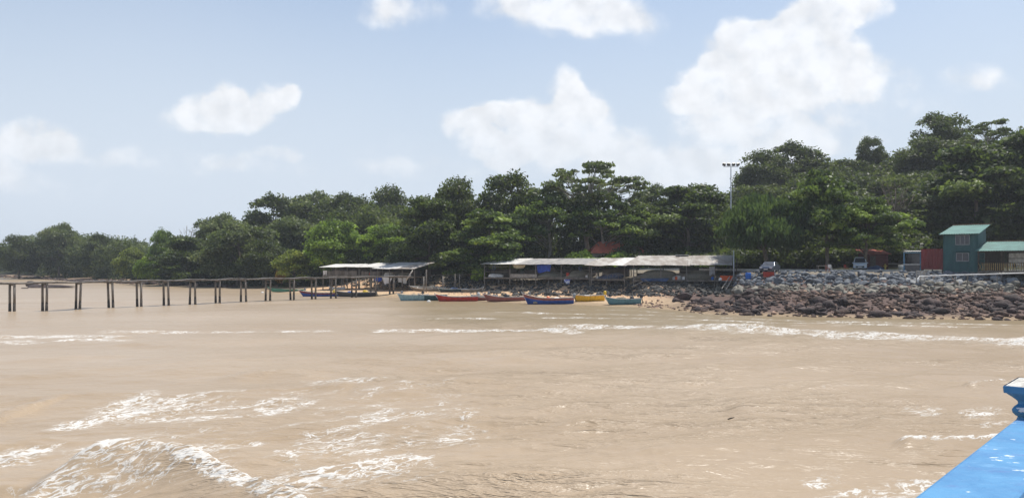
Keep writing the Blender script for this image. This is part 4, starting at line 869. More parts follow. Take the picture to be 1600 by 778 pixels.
cargo('redblue', 1.9, 0, (.35,.3,.75), M_yellow, 'yellow_bag', 'tall yellow bag at the stern of the red and dark blue boat', 'bag', 1, .3)
cargo('redblue', .6, 0, (.8,.4,.45), M_net, 'net_bundle', 'grey net lying inside the red and dark blue boat', 'net', 2)
cargo('char', 1.6, 0, (.5,.4,.7), M_yellow, 'yellow_bag', 'yellow bag near the motor of the charcoal boat', 'bag', 3)
cargo('char', .1, .0, (.8,.4,.45), M_white, 'white_sack', 'white sack inside the charcoal boat', 'sack', 4)
b, D = B['char']; drum('plastic_barrel', (b.location.x-.9, b.location.y-.1, b.location.z+.14), .34, .78, M_blue, 'open blue tub standing in the charcoal boat', 'barrel')
cargo('back', .2, 0, (.9,.35,.5), M_netb, 'net_bundle', 'dark net bundle in the grey boat behind the bright red boat', 'net', 5)
cargo('red', .4, 0, (1.1,.45,.38), M_net, 'net_bundle', 'low net bundle inside the bright red boat', 'net', 6)
cargo('pink', .3, 0, (.45,.35,.65), M_cowld, 'net_bundle', 'dark bundle amidships in the faded red boat', 'net', 7)
cargo('blue', -1.4, 0, (.8,.45,.75), mat('tan_net', (.55,.48,.36), (.4,.34,.26), scale=7, bump=.06), 'net_bundle', 'tan net heap behind the bow of the red and blue boat', 'net', 8)
cargo('blue', .05, 0, (.28,.28,.32), M_orange, 'buoy', 'orange-red buoy amidships in the red and blue boat', 'buoy', 9, .72)
cargo('blue', 1.2, 0, (.7,.4,.62), M_white, 'white_sack', 'white sacks at the stern half of the red and blue boat', 'sack', 10)
cargo('yellow', .1, 0, (1.0,.45,.62), M_white, 'net_bundle', 'pale net heap inside the yellow boat', 'net', 11)
cargo('teal', -.3, 0, (1.2,.45,.6), M_net, 'net_bundle', 'tan net heap inside the teal blue boat', 'net', 12)
cargo('teal', 1.2, 0, (.4,.3,.75), M_cowld, 'fuel_bag', 'black bag near the stern of the teal blue boat', 'bag', 13)
cargo('pale', .4, 0, (.7,.4,.5), M_net, 'net_bundle', 'grey net inside the pale blue boat', 'net', 14, .4)
for px, py, lb, m in ((410, 457, 'white mooring buoy floating left of the green boat', M_white), (670, 470.5, 'small white float in the water beside the dark slate green boat', M_white)):
    D = CH*F/(py-HZ)-1.5; blob('mooring_buoy', ((px-800)/F*D, D, -.08), (.28, .28, .26), m, lb, 'buoy', 4, amp=.02)

# ---------------------------------------------------------------- stones
import bmesh
def rockmesh(seed, sub=2, cuts=9, flat=.7):
    rg = np.random.RandomState(seed); bm = bmesh.new(); bmesh.ops.create_icosphere(bm, subdivisions=sub, radius=1)
    V = np.array([v.co[:] for v in bm.verts]); Fc = np.array([[v.index for v in f.verts] for f in bm.faces]); bm.free()
    for k in range(cuts):
        n_ = rg.normal(size=3); n_ /= np.linalg.norm(n_); d = rg.uniform(.45, .8); e = V@n_-d; V = V-np.maximum(e, 0)[:, None]*n_*.96
    V = V*np.array([1, rg.uniform(.7, .95), flat])*(1+rg.normal(size=(len(V), 1))*.02); return V, Fc
ROCKS = [rockmesh(100+i) for i in range(9)]; LOWR = [(lambda v, f: (v*(1+np.random.RandomState(i).normal(size=(len(v), 1))*.16), f))(*rockmesh(200+i, 1, 6, .75)) for i in range(14)]
M_rb = mat('blue_grey_stone', (.17,.183,.20), (.085,.092,.102), scale=1.3, bump=.05, bscale=7)
M_rt = mat('tan_grey_stone', (.30,.275,.225), (.17,.155,.125), scale=1.3, bump=.05, bscale=7)
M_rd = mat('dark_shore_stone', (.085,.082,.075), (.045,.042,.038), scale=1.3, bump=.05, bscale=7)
M_rw = mat('pale_stone', (.36,.365,.36), (.22,.225,.225), scale=1.3, bump=.04, bscale=7)
M_lat = mat('laterite_rubble', (.145,.09,.066), (.058,.040,.032), scale=1.2, bump=.10, bscale=5, lo=.35, hi=.6)
M_lat2 = mat('brown_black_reef_rock', (.085,.058,.052), (.035,.027,.025), scale=1.0, bump=.1, bscale=6)
M_peb = mat('mixed_pebbles', (.40,.26,.18), (.15,.10,.08), scale=.7, lo=.45, hi=.55)
def rockdata(m, k):
    V, Fc = ROCKS[k]; me = bpy.data.meshes.new('boulder'); me.from_pydata([tuple(v) for v in V], [], [tuple(int(i) for i in f) for f in Fc]); me.materials.append(m); return me
RM = {key: [rockdata(m, k) for k in range(9)] for key, m in (('b', M_rb), ('t', M_rt), ('d', M_rd), ('w', M_rw))}
rg = np.random.RandomState(8); nb_ = 0; overflow = []
LB = {'b': ('blue-grey angular boulder in the sloping stone bank below the road', 'blue-grey boulders of the bank below the road'),
      't': ('tan-grey boulder in the row at the foot of the stone bank', 'tan boulders at the foot of the bank'),
      'w': ('pale weathered boulder in front of the green house', 'pale boulders below the green house'),
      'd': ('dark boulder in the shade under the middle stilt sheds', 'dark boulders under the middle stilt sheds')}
def boulder(x, y, z, s, key, i):
    me = RM[key][i % 9]; o = bpy.data.objects.new('boulder', me); col.objects.link(o); o.location = (x, y, z); o.scale = (s, s*rg.uniform(.8, 1.1), s*rg.uniform(.75, 1.05))
    o.rotation_euler = (rg.uniform(-.35, .35)-.25, rg.uniform(-.3, .3), rg.uniform(0, 6.28)); px = 800+F*x/y; py = HZ+(CH-z)*F/y
    if key == 'd': ref = [r_ for lim_, r_ in ((830, 'the canvas bundle'), (905, 'the blue tarpaulin'), (985, 'the criss-cross railing'), (1060, 'the blue draped cloth'), (2000, 'the orange crate')) if px < lim_][0]; row = 'nearer' if py > 456 else 'farther'
    elif key == 't': ref = [r_ for lim_, r_ in ((1185, 'the blue barrel'), (1260, 'the red crate'), (1350, 'the two tree trunks'), (1440, 'the red hut'), (1535, 'the green house'), (3000, 'the terrace')) if px < lim_][0]; row = 'nearer' if py > 453 else 'farther'
    else: ref = [r_ for lim_, r_ in ((1190, 'the blue barrel'), (1235, 'the silver car'), (1290, 'the low table'), (1340, 'the plastic chairs'), (1400, 'the red hut'), (1455, 'the kiosk'), (1530, 'the green house'), (3000, 'the terrace')) if px < lim_][0]; row = 'lower' if py > 440 else ('middle' if py > 434 else 'upper')
    kind = {'b': 'blue-grey bank', 't': 'tan', 'w': 'pale', 'd': 'dark shaded'}[key]; CELL.setdefault((row, kind, ref), []).append((px, s, o)); tag(o, LB[key][0], 'boulder', LB[key][1])
CELL = {}
def name_boulders():
    W_ = ['leftmost', 'second', 'third', 'fourth', 'fifth', 'sixth', 'seventh', 'eighth', 'ninth', 'tenth', 'eleventh', 'twelfth', 'thirteenth', 'fourteenth', 'fifteenth']
    for (row, kind, ref), L in CELL.items():
        L.sort(key=lambda a: a[0]); n = len(L)
        for i, (px, s, o) in enumerate(L):
            if n == 1: w_ = 'the only'
            elif i == 0: w_ = 'leftmost'
            elif i == n-1: w_ = 'rightmost'
            elif i < n/2: w_ = W_[min(i, 14)]+' from left'
            else: w_ = W_[min(n-1-i, 14)]+' from right'
            o['label'] = f"{w_} {'' if n == 1 else 'of the '}{row} {kind} boulder{'' if n == 1 else 's'} below {ref}"
spots = []
def poisson(cands, n, dmin):
    for _ in range(n*12):
        x, y, s, key = cands()
        if all((x-a)**2+(y-b)**2 > (dmin*(s+c))**2 for a, b, c, _k in spots): spots.append((x, y, s, key))
        if len(spots) >= lim: break
def c_foot():
    px = rg.uniform(1120, 1640); py = rg.uniform(447, 458)+(-3 if px > 1450 else 0)+(3 if px < 1200 else 0); q = hit(px, py); return q.x, q.y, rg.uniform(.50, .85), 't'
def c_bank():
    px = rg.uniform(1152, 1640); py = rg.uniform(428, 447); q = hit(px, py); s = float(np.clip(np.exp(rg.normal(-.62, .26)), .34, .95))
    return q.x, q.y, s, ('w' if (px > 1350 and py > 434 and rg.rand() < .6) else 'b')
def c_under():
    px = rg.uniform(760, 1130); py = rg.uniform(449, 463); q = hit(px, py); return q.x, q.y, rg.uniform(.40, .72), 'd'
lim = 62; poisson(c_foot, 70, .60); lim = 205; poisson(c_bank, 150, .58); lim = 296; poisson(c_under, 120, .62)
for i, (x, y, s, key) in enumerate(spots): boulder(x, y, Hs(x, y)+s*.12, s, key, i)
name_boulders()
def rubble(name, label, cat, pts, mats, rocks=LOWR, seed=1, flat=1.):
    """pts: x, y, z, size, material index"""
    g = np.random.RandomState(seed); Vs = []; Fs = []; Ms = []; b = 0
    for (x, y, z, s, mi) in pts:
        V, Fc = rocks[g.randint(len(rocks))]; a = g.rand()*6.28; t = g.uniform(-.4, .4); ca, sa = math.cos(a), math.sin(a); ct, st = math.cos(t), math.sin(t)
        V = V*s*np.array([g.uniform(.8, 1.35), 1, g.uniform(.6, 1.)*flat]); V = V@np.array([[1,0,0],[0,ct,st],[0,-st,ct]]).T@np.array([[ca,-sa,0],[sa,ca,0],[0,0,1]]).T+np.array([x, y, z]); Vs.append(V); Fs.append(Fc+b); Ms += [mi]*len(Fc); b += len(V)
    V = np.concatenate(Vs); Fc = np.concatenate(Fs); me = npmesh(name, V, faces3=Fc, mats=mats); me.polygons.foreach_set('material_index', np.array(Ms, np.int32)); me.update()
    o = bpy.data.objects.new(name, me); col.objects.link(o); return tag(o, label, cat, kind='stuff')
pts = []
def gap(x, y, s, k): return all((x-a)**2+(y-b)**2 > (k*(s+c))**2 for a, b, c, _k in spots)
for k in range(1500):     # stones filling between the boulders of the bank
    px = rg.uniform(1118, 1700); py = rg.uniform(424, 459); q = hit(px, py); s = rg.uniform(.18, .42)
    pts.append((q.x, q.y, q.z+.03, s, 0 if py < 447 else 1))
rubble('bank_stones', 'smaller blue-grey and tan stones packed between the bank boulders', 'stones', pts, [M_rb, M_rt], seed=2)
pts = []
for k in range(5200):     # laterite shelf
    x = rg.uniform(17, 105); sh = float(np.interp(x, SHX, SHY)); ww = 13.5; s_ = rg.rand()**.85*ww-.9; y = sh+s_*1.03
    pxl = 800+F*x/y
    if pxl < 1060+rg.uniform(-10, 25) or (pxl < 1130 and rg.rand() < .45): continue
    s = float(np.clip(np.exp(rg.normal(-1.45, .50)), .10, .85)); big = vnoise(np.array([x*.35]), np.array([y*.35]), 4)[0]
    if big > .62: s *= 1.5
    pts.append((x, y, Hs(x, y)+s*.05, s, 1 if big > .58 else (0 if rg.rand() < .86 else 2)))
for k in range(110):
    x = rg.uniform(15.5, 19); y = float(np.interp(x, SHX, SHY))+rg.uniform(1, 10); pts.append((x, y, Hs(x, y), rg.uniform(.08, .3), 2))
rubble('laterite_rubble', 'jumbled red-brown and black laterite rocks along the right water edge', 'rocks', pts, [M_lat, M_lat2, M_peb], seed=3)
pts = []
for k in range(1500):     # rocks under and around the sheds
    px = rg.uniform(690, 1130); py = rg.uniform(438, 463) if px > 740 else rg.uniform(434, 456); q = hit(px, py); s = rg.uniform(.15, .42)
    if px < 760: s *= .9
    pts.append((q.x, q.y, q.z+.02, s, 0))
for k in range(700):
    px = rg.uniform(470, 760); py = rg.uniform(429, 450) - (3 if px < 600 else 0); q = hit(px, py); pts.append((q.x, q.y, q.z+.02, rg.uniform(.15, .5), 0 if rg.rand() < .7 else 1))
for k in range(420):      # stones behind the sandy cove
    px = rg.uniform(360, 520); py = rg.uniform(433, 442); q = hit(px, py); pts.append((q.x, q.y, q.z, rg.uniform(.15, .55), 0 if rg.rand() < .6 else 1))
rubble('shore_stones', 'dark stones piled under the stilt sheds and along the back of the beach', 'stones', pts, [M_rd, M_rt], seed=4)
pts = []
for k in range(1500):
    px = rg.uniform(-140, 370); D0 = CH*F/max(float(np.interp(px, [0,60,130,350], [24,26,31,39])), 20); D = D0+rg.uniform(-1, 16); x = (px-800)/F*D
    if sdist(np.array([x]), np.array([D]))[0] < -2: continue
    pts.append((x, D, Hs(x, D), rg.uniform(.2, .9), 0 if rg.rand() < .7 else 1))
for k in range(60):       # pebbles on beach sand
    pass
rubble('far_shore_rocks', 'dark brown broken rocks along the far left water edge', 'rocks', pts, [M_lat2, M_lat], seed=5, flat=.7)
pts = []
for k in range(520):
    px = rg.uniform(640, 1060); py = rg.uniform(457, 465); q = hit(px, py); pts.append((q.x, q.y, q.z, rg.uniform(.05, .17), 0 if rg.rand() < .6 else 1))
rubble('beach_pebbles', 'small tan and brown stones strewn on the sand behind the boats', 'pebbles', pts, [M_peb, M_rw], seed=6)
def lonerock(px, py, s, label, m, sc3=(1, 1, .6), k=0):
    D = CH*F/(py-HZ); V, Fc = ROCKS[k]; x = (px-800)/F*D; z = max(Hs(x, D), -.1); mb = MB(); mb.add([(x+v[0]*s*sc3[0], D+v[1]*s*sc3[1], z+v[2]*s*sc3[2]+s*.15) for v in V], [tuple(int(i) for i in f) for f in Fc])
    single(mb.build('lone_rock', m), label, 'rock')
lonerock(52, 447, 1.9, 'dark humped rock breaking the water behind the walkway at the far left', M_lat2, (1.2, .8, .9), 1)
lonerock(75, 449.5, 2.6, 'low flat dark rock beside the humped one behind the walkway', M_lat2, (2.6, .7, .25), 2)
lonerock(39, 450.5, .8, 'small flat rock left of the humped one behind the walkway', M_lat2, (1.3, .7, .4), 5)
lonerock(1099, 488.5, .5, 'square-topped brown rock in the shallows, left one of two', M_lat, (1.1, .8, .7), 3)
lonerock(1113, 488.5, .5, 'square-topped brown rock in the shallows, right one of two', M_lat, (1.0, .8, .8), 4)
lonerock(1136, 488.8, .3, 'small flat brown rock alone in the shallows right of the two square-topped ones', M_lat, (1.6, .8, .5), 6)
lonerock(1523, 474, 1.15, 'large rounded dark boulder on the laterite rocks below the green house', M_lat2, (1.7, 1, .8), 7)
lonerock(1068, 477, 1.1, 'dark bristly rock at the left tip of the laterite shelf', M_lat2, (1.2, 1, .9), 8)
o = MB().tube([W(156, 430.6, 250), W(168, 428, 252), W(180, 422.5, 254), W(184, 421, 254.6)], [.35, .4, .33, .15], 8).build('fallen_trunk', mat('bleached_trunk', (.55,.48,.34), (.4,.34,.24)), None, True); single(o, 'pale fallen trunk sloping down the far left shore', 'log')
for px, py, ln, lb in ((1143, 656, .26, 'short dark stick floating in the middle of the water at the right'), (910, 591, .4, 'thin stick floating right of the water centre'), (640, 557, .35, 'small dark twig floating left of the water centre')):
    D = CH*F/(py-HZ); x = (px-800)/F*D; o = MB().tube([(x-ln/2, D, .03), (x-ln*.1, D+.03, .06), (x+ln/2, D+.12, .07)], [.02, .028, .012], 6).build('driftwood', M_woodd, None, True); single(o, lb, 'stick')

# ---------------------------------------------------------------- floodlight mast
def mast(px, top, D):
    x = (px-800)/F*D; g = Hs(x, D); zt = CH+(HZ-top)/F*D; t = thing('floodlight_mast', 'tall slim steel mast with a row of four floodlights on its crossbar', 'floodlight', (x, D, g))
    MB().tube([(x, D, g-.3), (x, D, g+8), (x, D, zt)], [.14, .11, .07], 10).build('pole', M_steel, t, True)
    MB().tube([(x, D, g-.02), (x, D, g+.12)], [.3, .3], 12).build('base_flange', M_steel, t)
    MB().beam((x-1.2, D, zt-.35), (x+1.2, D, zt-.35), .09).build('crossbar', M_steel, t)
    for k, dx in enumerate((-1.1, -.4, .4, 1.1)):
        b = MB(); M = Matrix.Rotation(R(35), 3, 'X')@Matrix.Rotation(R((-25, -10, 10, 25)[k]), 3, 'Z'); b.box((x+dx, D-.1, zt-.02), (.50, .24, .42), M=M); fl = b.build('floodlight', M_cowld, t)
        b = MB(); b.beam((x+dx, D, zt-.33), (x+dx, D-.05, zt-.15), .05); b.build('bracket', M_steel, fl)
mast(1142, 257, 122)

# ---------------------------------------------------------------- green house, terrace, fence
th = R(43); rv = Vector((math.cos(th), -math.sin(th), 0)); bv = Vector((math.sin(th), math.cos(th), 0)); P0 = Vector((52.3, 93.0, 0)); HB = 4.34
def Q(a, b, z): q = P0+rv*a+bv*b; return Vector((q.x, q.y, z))
def sidings(mb, p0, p1, z0, z1, rib=.22, amp=.018):
    """corrugated vertical siding between two ground points, outward to the right of travel"""
    n = max(2, int((p1-p0).length/rib*2)); d = (p1-p0).normalized(); nn = Vector((d.y, -d.x, 0)); P_ = [[], []]
    for i in range(n+1):
        p = p0.lerp(p1, i/n)+nn*(amp*(i % 2)); P_[0].append((p.x, p.y, z0)); P_[1].append((p.x, p.y, z1))
    mb.grid(P_)
M_gr = mat('dark_teal_siding', (.045,.125,.125), (.03,.085,.09), scale=.9, rough=.6, stretch=(1,1,.25)); M_grf = mat('green_zinc_roof', (.085,.21,.175), (.055,.14,.12), scale=.8, rough=.55)
M_fr = mat('lilac_grey_frame', (.36,.37,.38), (.28,.29,.30)); M_redf = mat('dark_red_siding', (.22,.035,.035), (.15,.03,.03), scale=.8, rough=.6, stretch=(1,1,.3))
WH, DH = 3.55, 4.3
hs_ = thing('green_house', 'narrow two-storey teal corrugated house with a pale green lean-to roof', 'house', tuple(Q(0, 0, HB-.4)))
b = MB(); zt = 8.9; zb_ = 10.0
sidings(b, Q(0,0,0), Q(WH,0,0), HB, zt); b2 = MB(); sidings(b2, Q(WH,0,0), Q(WH,DH,0), HB, zt+.1)
b.grid([[tuple(Q(WH,0,zt-.05)), tuple(Q(WH,DH,zt-.05))], [tuple(Q(WH,0,zt)), tuple(Q(WH,DH,zb_-.05))]])
sidings(b2, Q(WH,DH,0), Q(0,DH,0), HB, zb_-.1); sidings(b2, Q(0,DH,0), Q(0,0,0), HB, zt+.1); b.grid([[tuple(Q(0,DH,zt-.05)), tuple(Q(0,0,zt-.05))], [tuple(Q(0,DH,zb_-.05)), tuple(Q(0,0,zt))]])
b.add(b2.v, b2.f); b.build('wall', M_gr, hs_)
b = MB(); b.beam(Q(-.02,-.03,HB), Q(-.02,-.03,zt), .09); b.beam(Q(WH+.02,-.03,HB), Q(WH+.02,-.03,zt), .09); b.build('corner_trim', M_gr, hs_)
b = MB(); b.beam(Q(0,DH/2,HB-.06), Q(WH,DH/2,HB-.06), .1); 
for s_ in (.02, DH-.1): b.beam(Q(0,s_,HB-.06), Q(WH,s_,HB-.06), .14, .12)
b.build('floor_beam', M_wood, hs_)
b = MB(); b.corr(Q(-.45,-.6,zt-.02), Q(WH+.35,-.6,zt-.02), Q(WH+.5,DH+.3,zb_+.14), Q(-.1,DH+.3,zb_+.14), .26, .025, .02, .012, 5); rf = b.build('roof', M_grf, hs_)
MB().beam(Q(-.1,DH+.3,zb_+.2), Q(WH+.5,DH+.3,zb_+.22), .14, .08).build('ridge_cap', M_rust, rf)
def window(par, a0, a1, z0, z1, n, name='window', shade=None):
    b = MB(); y = -.06
    for p_, q_ in (((a0,z0),(a1,z0)),((a0,z1),(a1,z1))): b.beam(Q(p_[0]-.03,y,p_[1]), Q(q_[0]+.03,y,q_[1]), .07, .07)
    for k in range(n+1): a = a0+(a1-a0)*k/n; b.beam(Q(a,y-.01,z0+.03), Q(a,y-.01,z1-.03), .055, .055)
    f = b.build(name, M_fr, par)
    for k in range(n):
        c0 = a0+(a1-a0)*k/n; c1 = a0+(a1-a0)*(k+1)/n; bb = MB(); bb.add([Q(c0,y+.025,z0), Q(c1,y+.025,z0), Q(c1,y+.025,z1), Q(c0,y+.025,z1), Q(c0,y+.045,z0), Q(c1,y+.045,z0), Q(c1,y+.045,z1), Q(c0,y+.045,z1)], [(0,1,2,3),(7,6,5,4),(0,4,5,1),(1,5,6,2),(2,6,7,3),(3,7,4,0)]); bb.build('pane', M_glass, f)
    return f
window(hs_, 1.28, 2.72, 7.62, 8.72, 3); window(hs_, 1.35, 2.65, 5.65, 6.6, 2)
b = MB(); b.add([Q(1.3,-.08,6.62), Q(2.75,-.08,6.62), Q(2.75,-.30,6.78), Q(1.3,-.30,6.78), Q(1.3,-.04,6.85), Q(2.75,-.04,6.85)], [(0,1,2,3),(3,2,5,4),(0,3,4),(1,5,2),(0,4,5,1)]); b.build('shutter', M_gr, hs_)
b = MB(); b.beam(Q(2.55,-.05,HB), Q(2.55,-.05,5.6), .05); b.beam(Q(2.55,-.05,5.58), Q(1.4,-.05,5.58), .05); b.build('door_trim', M_gr, hs_)
for a in (.15, 1.7, 2.6, 3.4):
    for bb_ in (.1, DH-.15): q = Q(a, bb_, 0); MB().tube([(q.x, q.y, Hs(q.x, q.y)-.3), (q.x, q.y, HB-.1)], [.09, .08], 7).build('stilt', M_wood, hs_, True)
MB().beam(Q(.7,-.05,3.7), Q(1.6,-.05,4.25), .07).build('brace', M_wood, hs_)
te = thing('terrace', 'open timber terrace under a long pale green roof beside the green house', 'terrace', tuple(Q(WH+.1, 0, HB-.4)))
A1_, A2_ = WH+.12, WH+9.6; ze = 6.85
b = MB(); b.corr(Q(A1_-.2,-1.0,ze), Q(A2_+.4,-1.0,ze), Q(A2_+.4,2.6,ze+1.15), Q(A1_+.35,2.6,ze+1.15), .26, .025, .02, .01, 7); b.build('roof', M_grf, te); MB().beam(Q(A1_+.35,2.6,ze+1.2), Q(A2_+.4,2.6,ze+1.2), .14, .08).build('ridge_cap', M_rust, te)
MB().add([Q(A1_,-.6,HB), Q(A2_,-.6,HB), Q(A2_,3.2,HB), Q(A1_,3.2,HB), Q(A1_,-.6,HB+.12), Q(A2_,-.6,HB+.12), Q(A2_,3.2,HB+.12), Q(A1_,3.2,HB+.12)], [(3,2,1,0),(4,5,6,7),(0,1,5,4),(1,2,6,5),(2,3,7,6),(3,0,4,7)]).build('floor', M_wood, te)
for a in (A1_+.1, A1_+2.4, A1_+5.0, A1_+7.4, A2_-.1):
    for bb_ in (-.55, 3.0):
        q = Q(a, bb_, 0); MB().beam((q.x, q.y, HB+.12), (q.x, q.y, ze+(.1 if bb_ < 0 else 1.0)), .13).build('post', M_woodd, te)
        MB().tube([(q.x, q.y, Hs(q.x, q.y)-.3), (q.x, q.y, HB)], [.1, .09], 7).build('stilt', M_wood, te, True)
b = MB(); b.beam(Q(A1_,-.55,ze-.12), Q(A2_,-.55,ze-.12), .1, .18); b.beam(Q(A1_,-.4,5.95), Q(A2_,-.4,5.95), .06); b.build('roof_beam', M_woodd, te)
MB().add([Q(A1_,3.25,HB), Q(A1_+2.0,3.25,HB), Q(A1_+2.0,3.25,7.6), Q(A1_,3.25,7.6), Q(A1_,3.33,HB), Q(A1_+2.0,3.33,HB), Q(A1_+2.0,3.33,7.6), Q(A1_,3.33,7.6)], [(0,1,2,3),(7,6,5,4),(0,4,5,1),(1,5,6,2),(2,6,7,3),(3,7,4,0)]).build('dark_panel', mdk, te)
b = MB(); rl = MB(); rl.beam(Q(A1_,-.62,HB+1.12), Q(A2_,-.62,HB+1.12), .09, .07); rl.beam(Q(A1_,-.62,HB+.2), Q(A2_,-.62,HB+.2), .07, .06); rl.build('hand_rail', M_woodd, te)
M_slat = mat('ochre_painted_slat', (.40,.29,.13), (.28,.20,.10))
k = A1_+.12; i = 0
while k < A2_-.1:
    if i in (0, 17, 20, 37): 
        b.beam(Q(k,-.64,HB+.24), Q(k+.34,-.64,HB+1.06), .07, .04); b.beam(Q(k+.34,-.66,HB+.24), Q(k,-.66,HB+1.06), .07, .04); k += .45
    else: b.beam(Q(k,-.64,HB+.24), Q(k,-.64,HB+1.08), .09, .04); k += .21
    i += 1
b.build('balustrade', M_slat, te)
sc_ = MB(); sc_.add([Q(A1_+2.3,3.4,5.0), Q(A2_,3.4,5.0), Q(A2_,3.4,6.6), Q(A1_+2.3,3.4,6.6), Q(A1_+2.3,3.5,5.0), Q(A2_,3.5,5.0), Q(A2_,3.5,6.6), Q(A1_+2.3,3.5,6.6)], [(0,1,2,3),(7,6,5,4),(0,4,5,1),(1,5,6,2),(2,6,7,3),(3,7,4,0)]); sc_.build('rear_screen', mat('white_screen', (.8,.79,.76)), te)
def chair(p, rz, m, label, name='chair', group=None):
    t = thing(name, label, 'chair', tuple(p), group, rz)
    MB().box((0, 0, .43), (.42, .42, .04)).build('seat', m, t, world=False); MB().box((0, .20, .68), (.42, .035, .42)).build('backrest', m, t, world=False)
    for a, c in ((-.18,-.18),(.18,-.18),(-.18,.18),(.18,.18)): MB().beam((a, c, 0), (a*.95, c*.95, .41), .04).build('leg', m, t, world=False)
    for a in (-.2, .2): MB().beam((a, -.16, .62), (a, .2, .64), .035).build('armrest', m, t, world=False)
    return t
for i, a in enumerate((A1_+1.2, A1_+3.6, A1_+4.6, A1_+6.6)): chair(Q(a, .6+.3*(i % 2), HB+.12), th*-1+i, M_woodd, ('dark chair by the left end of the terrace rail', 'dark chair left of the middle terrace post', 'dark chair right of the middle terrace post', 'dark chair near the right end of the terrace')[i])
fe = thing('red_fence_panel', 'dark red corrugated panel wall left of the green house', 'fence', tuple(Q(-2.5, .3, HB-.2)))
b = MB(); sidings(b, Q(-2.55,.1,0), Q(-.1,.1,0), HB+.3, 7.15, .3, .05); b.build('sheet', M_redf, fe)
b = MB(); [b.beam(Q(a,.16,HB-.6), Q(a,.16,7.1), .09) for a in (-2.5, -1.3, -.2)]; b.build('frame', M_woodd, fe)
kk_ = thing('kiosk', 'small blue-framed kiosk with a dark opening left of the red panel', 'kiosk', tuple(Q(-4.2, .6, HB-.2)))
M_kb = mat('light_blue_paint', (.13,.28,.42)); b = MB(); K0, K1 = -4.55, -2.65
for a in (K0, K1): b.beam(Q(a,.3,HB), Q(a,.3,6.75), .13)
for z_ in (6.72, ): b.beam(Q(K0,.3,z_), Q(K1,.3,z_), .1, .14)
b.build('frame', M_kb, kk_); b = MB(); b.beam(Q(K0,.25,5.25), Q(K1,.25,5.25), .35, .08); b.build('counter', M_white, kk_)
b = MB(); b.add([Q(K0,1.7,HB), Q(K1,1.7,HB), Q(K1,1.7,6.8), Q(K0,1.7,6.8), Q(K0,.35,HB), Q(K1,.35,HB), Q(K1,.35,5.2), Q(K0,.35,5.2)], [(0,1,2,3),(4,5,6,7),(0,4,7,3),(1,2,6,5)]); b.build('wall', M_glass, kk_)
b = MB(); b.corr(Q(K0-.2,.1,6.85), Q(K1+.2,.1,6.85), Q(K1+.2,1.9,7.0), Q(K0-.2,1.9,7.0), .25, .02, .02, 0, 1); b.build('roof', M_zincd, kk_)
# red hut
q = W(1370, 423, 110); x0, x1 = (1354-800)/F*110, (1389-800)/F*110; g = Hs(q.x, 110); hu = thing('red_hut', 'low dark hut with a dull red roof behind the spreading layered tree', 'hut', (q.x, 110, g))
MB().box(((x0+x1)/2, 111.4, (g+6.8)/2), (x1-x0, 2.4, 6.8-g)).build('wall', mat('dark_maroon_wall', (.10,.03,.03), (.07,.02,.02)), hu)
b = MB(); b.corr((x0-.3, 109.6, 6.7), (x1+.2, 109.6, 6.7), (x1+.2, 112.9, 7.4), (x0-.3, 112.9, 7.4), .25, .02, .02, 0, 1); b.build('roof', mat('dull_red_roof', (.48,.14,.10), (.36,.10,.07)), hu)
MB().box((x0+1.0, 110.16, g+.95), (.8, .06, 1.9)).build('door', M_woodd, hu)
# red roofed house behind the sheds
g = 4.6; x0, x1 = (922-800)/F*136, (1012-800)/F*136; rh = thing('red_roofed_house', 'house with a bright terracotta red roof half hidden by leaves behind the sheds', 'house', ((x0+x1)/2, 140, g))
MB().box(((x0+x1)/2, 140.5, 5.7), (x1-x0-1, 6, 3.4)).build('wall', mat('cream_wall', (.5,.46,.38)), rh)
M_rr = mat('terracotta_roof', (.80,.24,.16), (.65,.17,.12), scale=1)
b = MB(); b.corr((x0, 136.6, 7.15), (x1, 136.6, 7.15), (x1-2, 140.5, 9.3), (x0+2, 140.5, 9.3), .3, .03, .03); b.corr((x1, 144.4, 7.15), (x0, 144.4, 7.15), (x0+2, 140.5, 9.3), (x1-2, 140.5, 9.3), .3, .03, .03); b.build('roof', M_rr, rh)
MB().box(((x0+x1)/2, 137.46, 5.6), (1.0, .08, 2.0)).build('door', M_woodd, rh)
for dx in (-3, 2.6): MB().box(((x0+x1)/2+dx, 137.45, 6.1), (1.2, .06, 1.0)).build('window', M_glass, rh)
tree('shrub', 965, 390, 131, 40, 'leafy bush hiding the right half of the red roof', 'green_bush', 'bush'); tree('shrub', 905, 388, 131, 40, 'leafy bush at the left end of the red roof', 'green_bush', 'bush')
# pipe, pallet, small things on the bank
o = MB().tube([W(1434,441.5,86.5), W(1434.5,435,87), W(1437,431.8,87.2), W(1480,430.2,87.2), W(1540,428.5,86.6), W(1640,425.5,85)], [.075]*6, 8).build('water_pipe', M_white, None, True); single(o, 'long white pipe running across the stones in front of the green house', 'pipe')
o = MB().tube([W(1499,446,86), W(1499.5,437,86)], [.09, .09], 8).build('pipe_stub', M_white, None, True); single(o, 'short upright white pipe end among the stones below the green house', 'pipe')
for i, px in enumerate((1493, 1512, 1558)): q = W(px, 429.5, 87.2); o = MB().beam((q.x, q.y, Hs(q.x, q.y)-.2), (q.x, q.y, q.z), .08).build('pipe_support', M_wood); single(o, ('leftmost', 'middle', 'rightmost')[i]+' of three short wooden supports under the long white pipe', 'support')
pa = thing('pallet', 'grey slatted pallet standing upright at the left end of the white pipe', 'pallet', tuple(W(1438, 440, 88.5)))
for px in (1432, 1438.5, 1445): MB().beam(W(px, 439.5, 88.6), W(px, 422.5, 88.6), .09).build('bearer', M_woodl, pa)
for k in range(5): MB().beam(W(1431, 424+k*3.6, 88.5), W(1446, 424+k*3.6, 88.5), .03, .14).build('slat', M_woodl, pa)
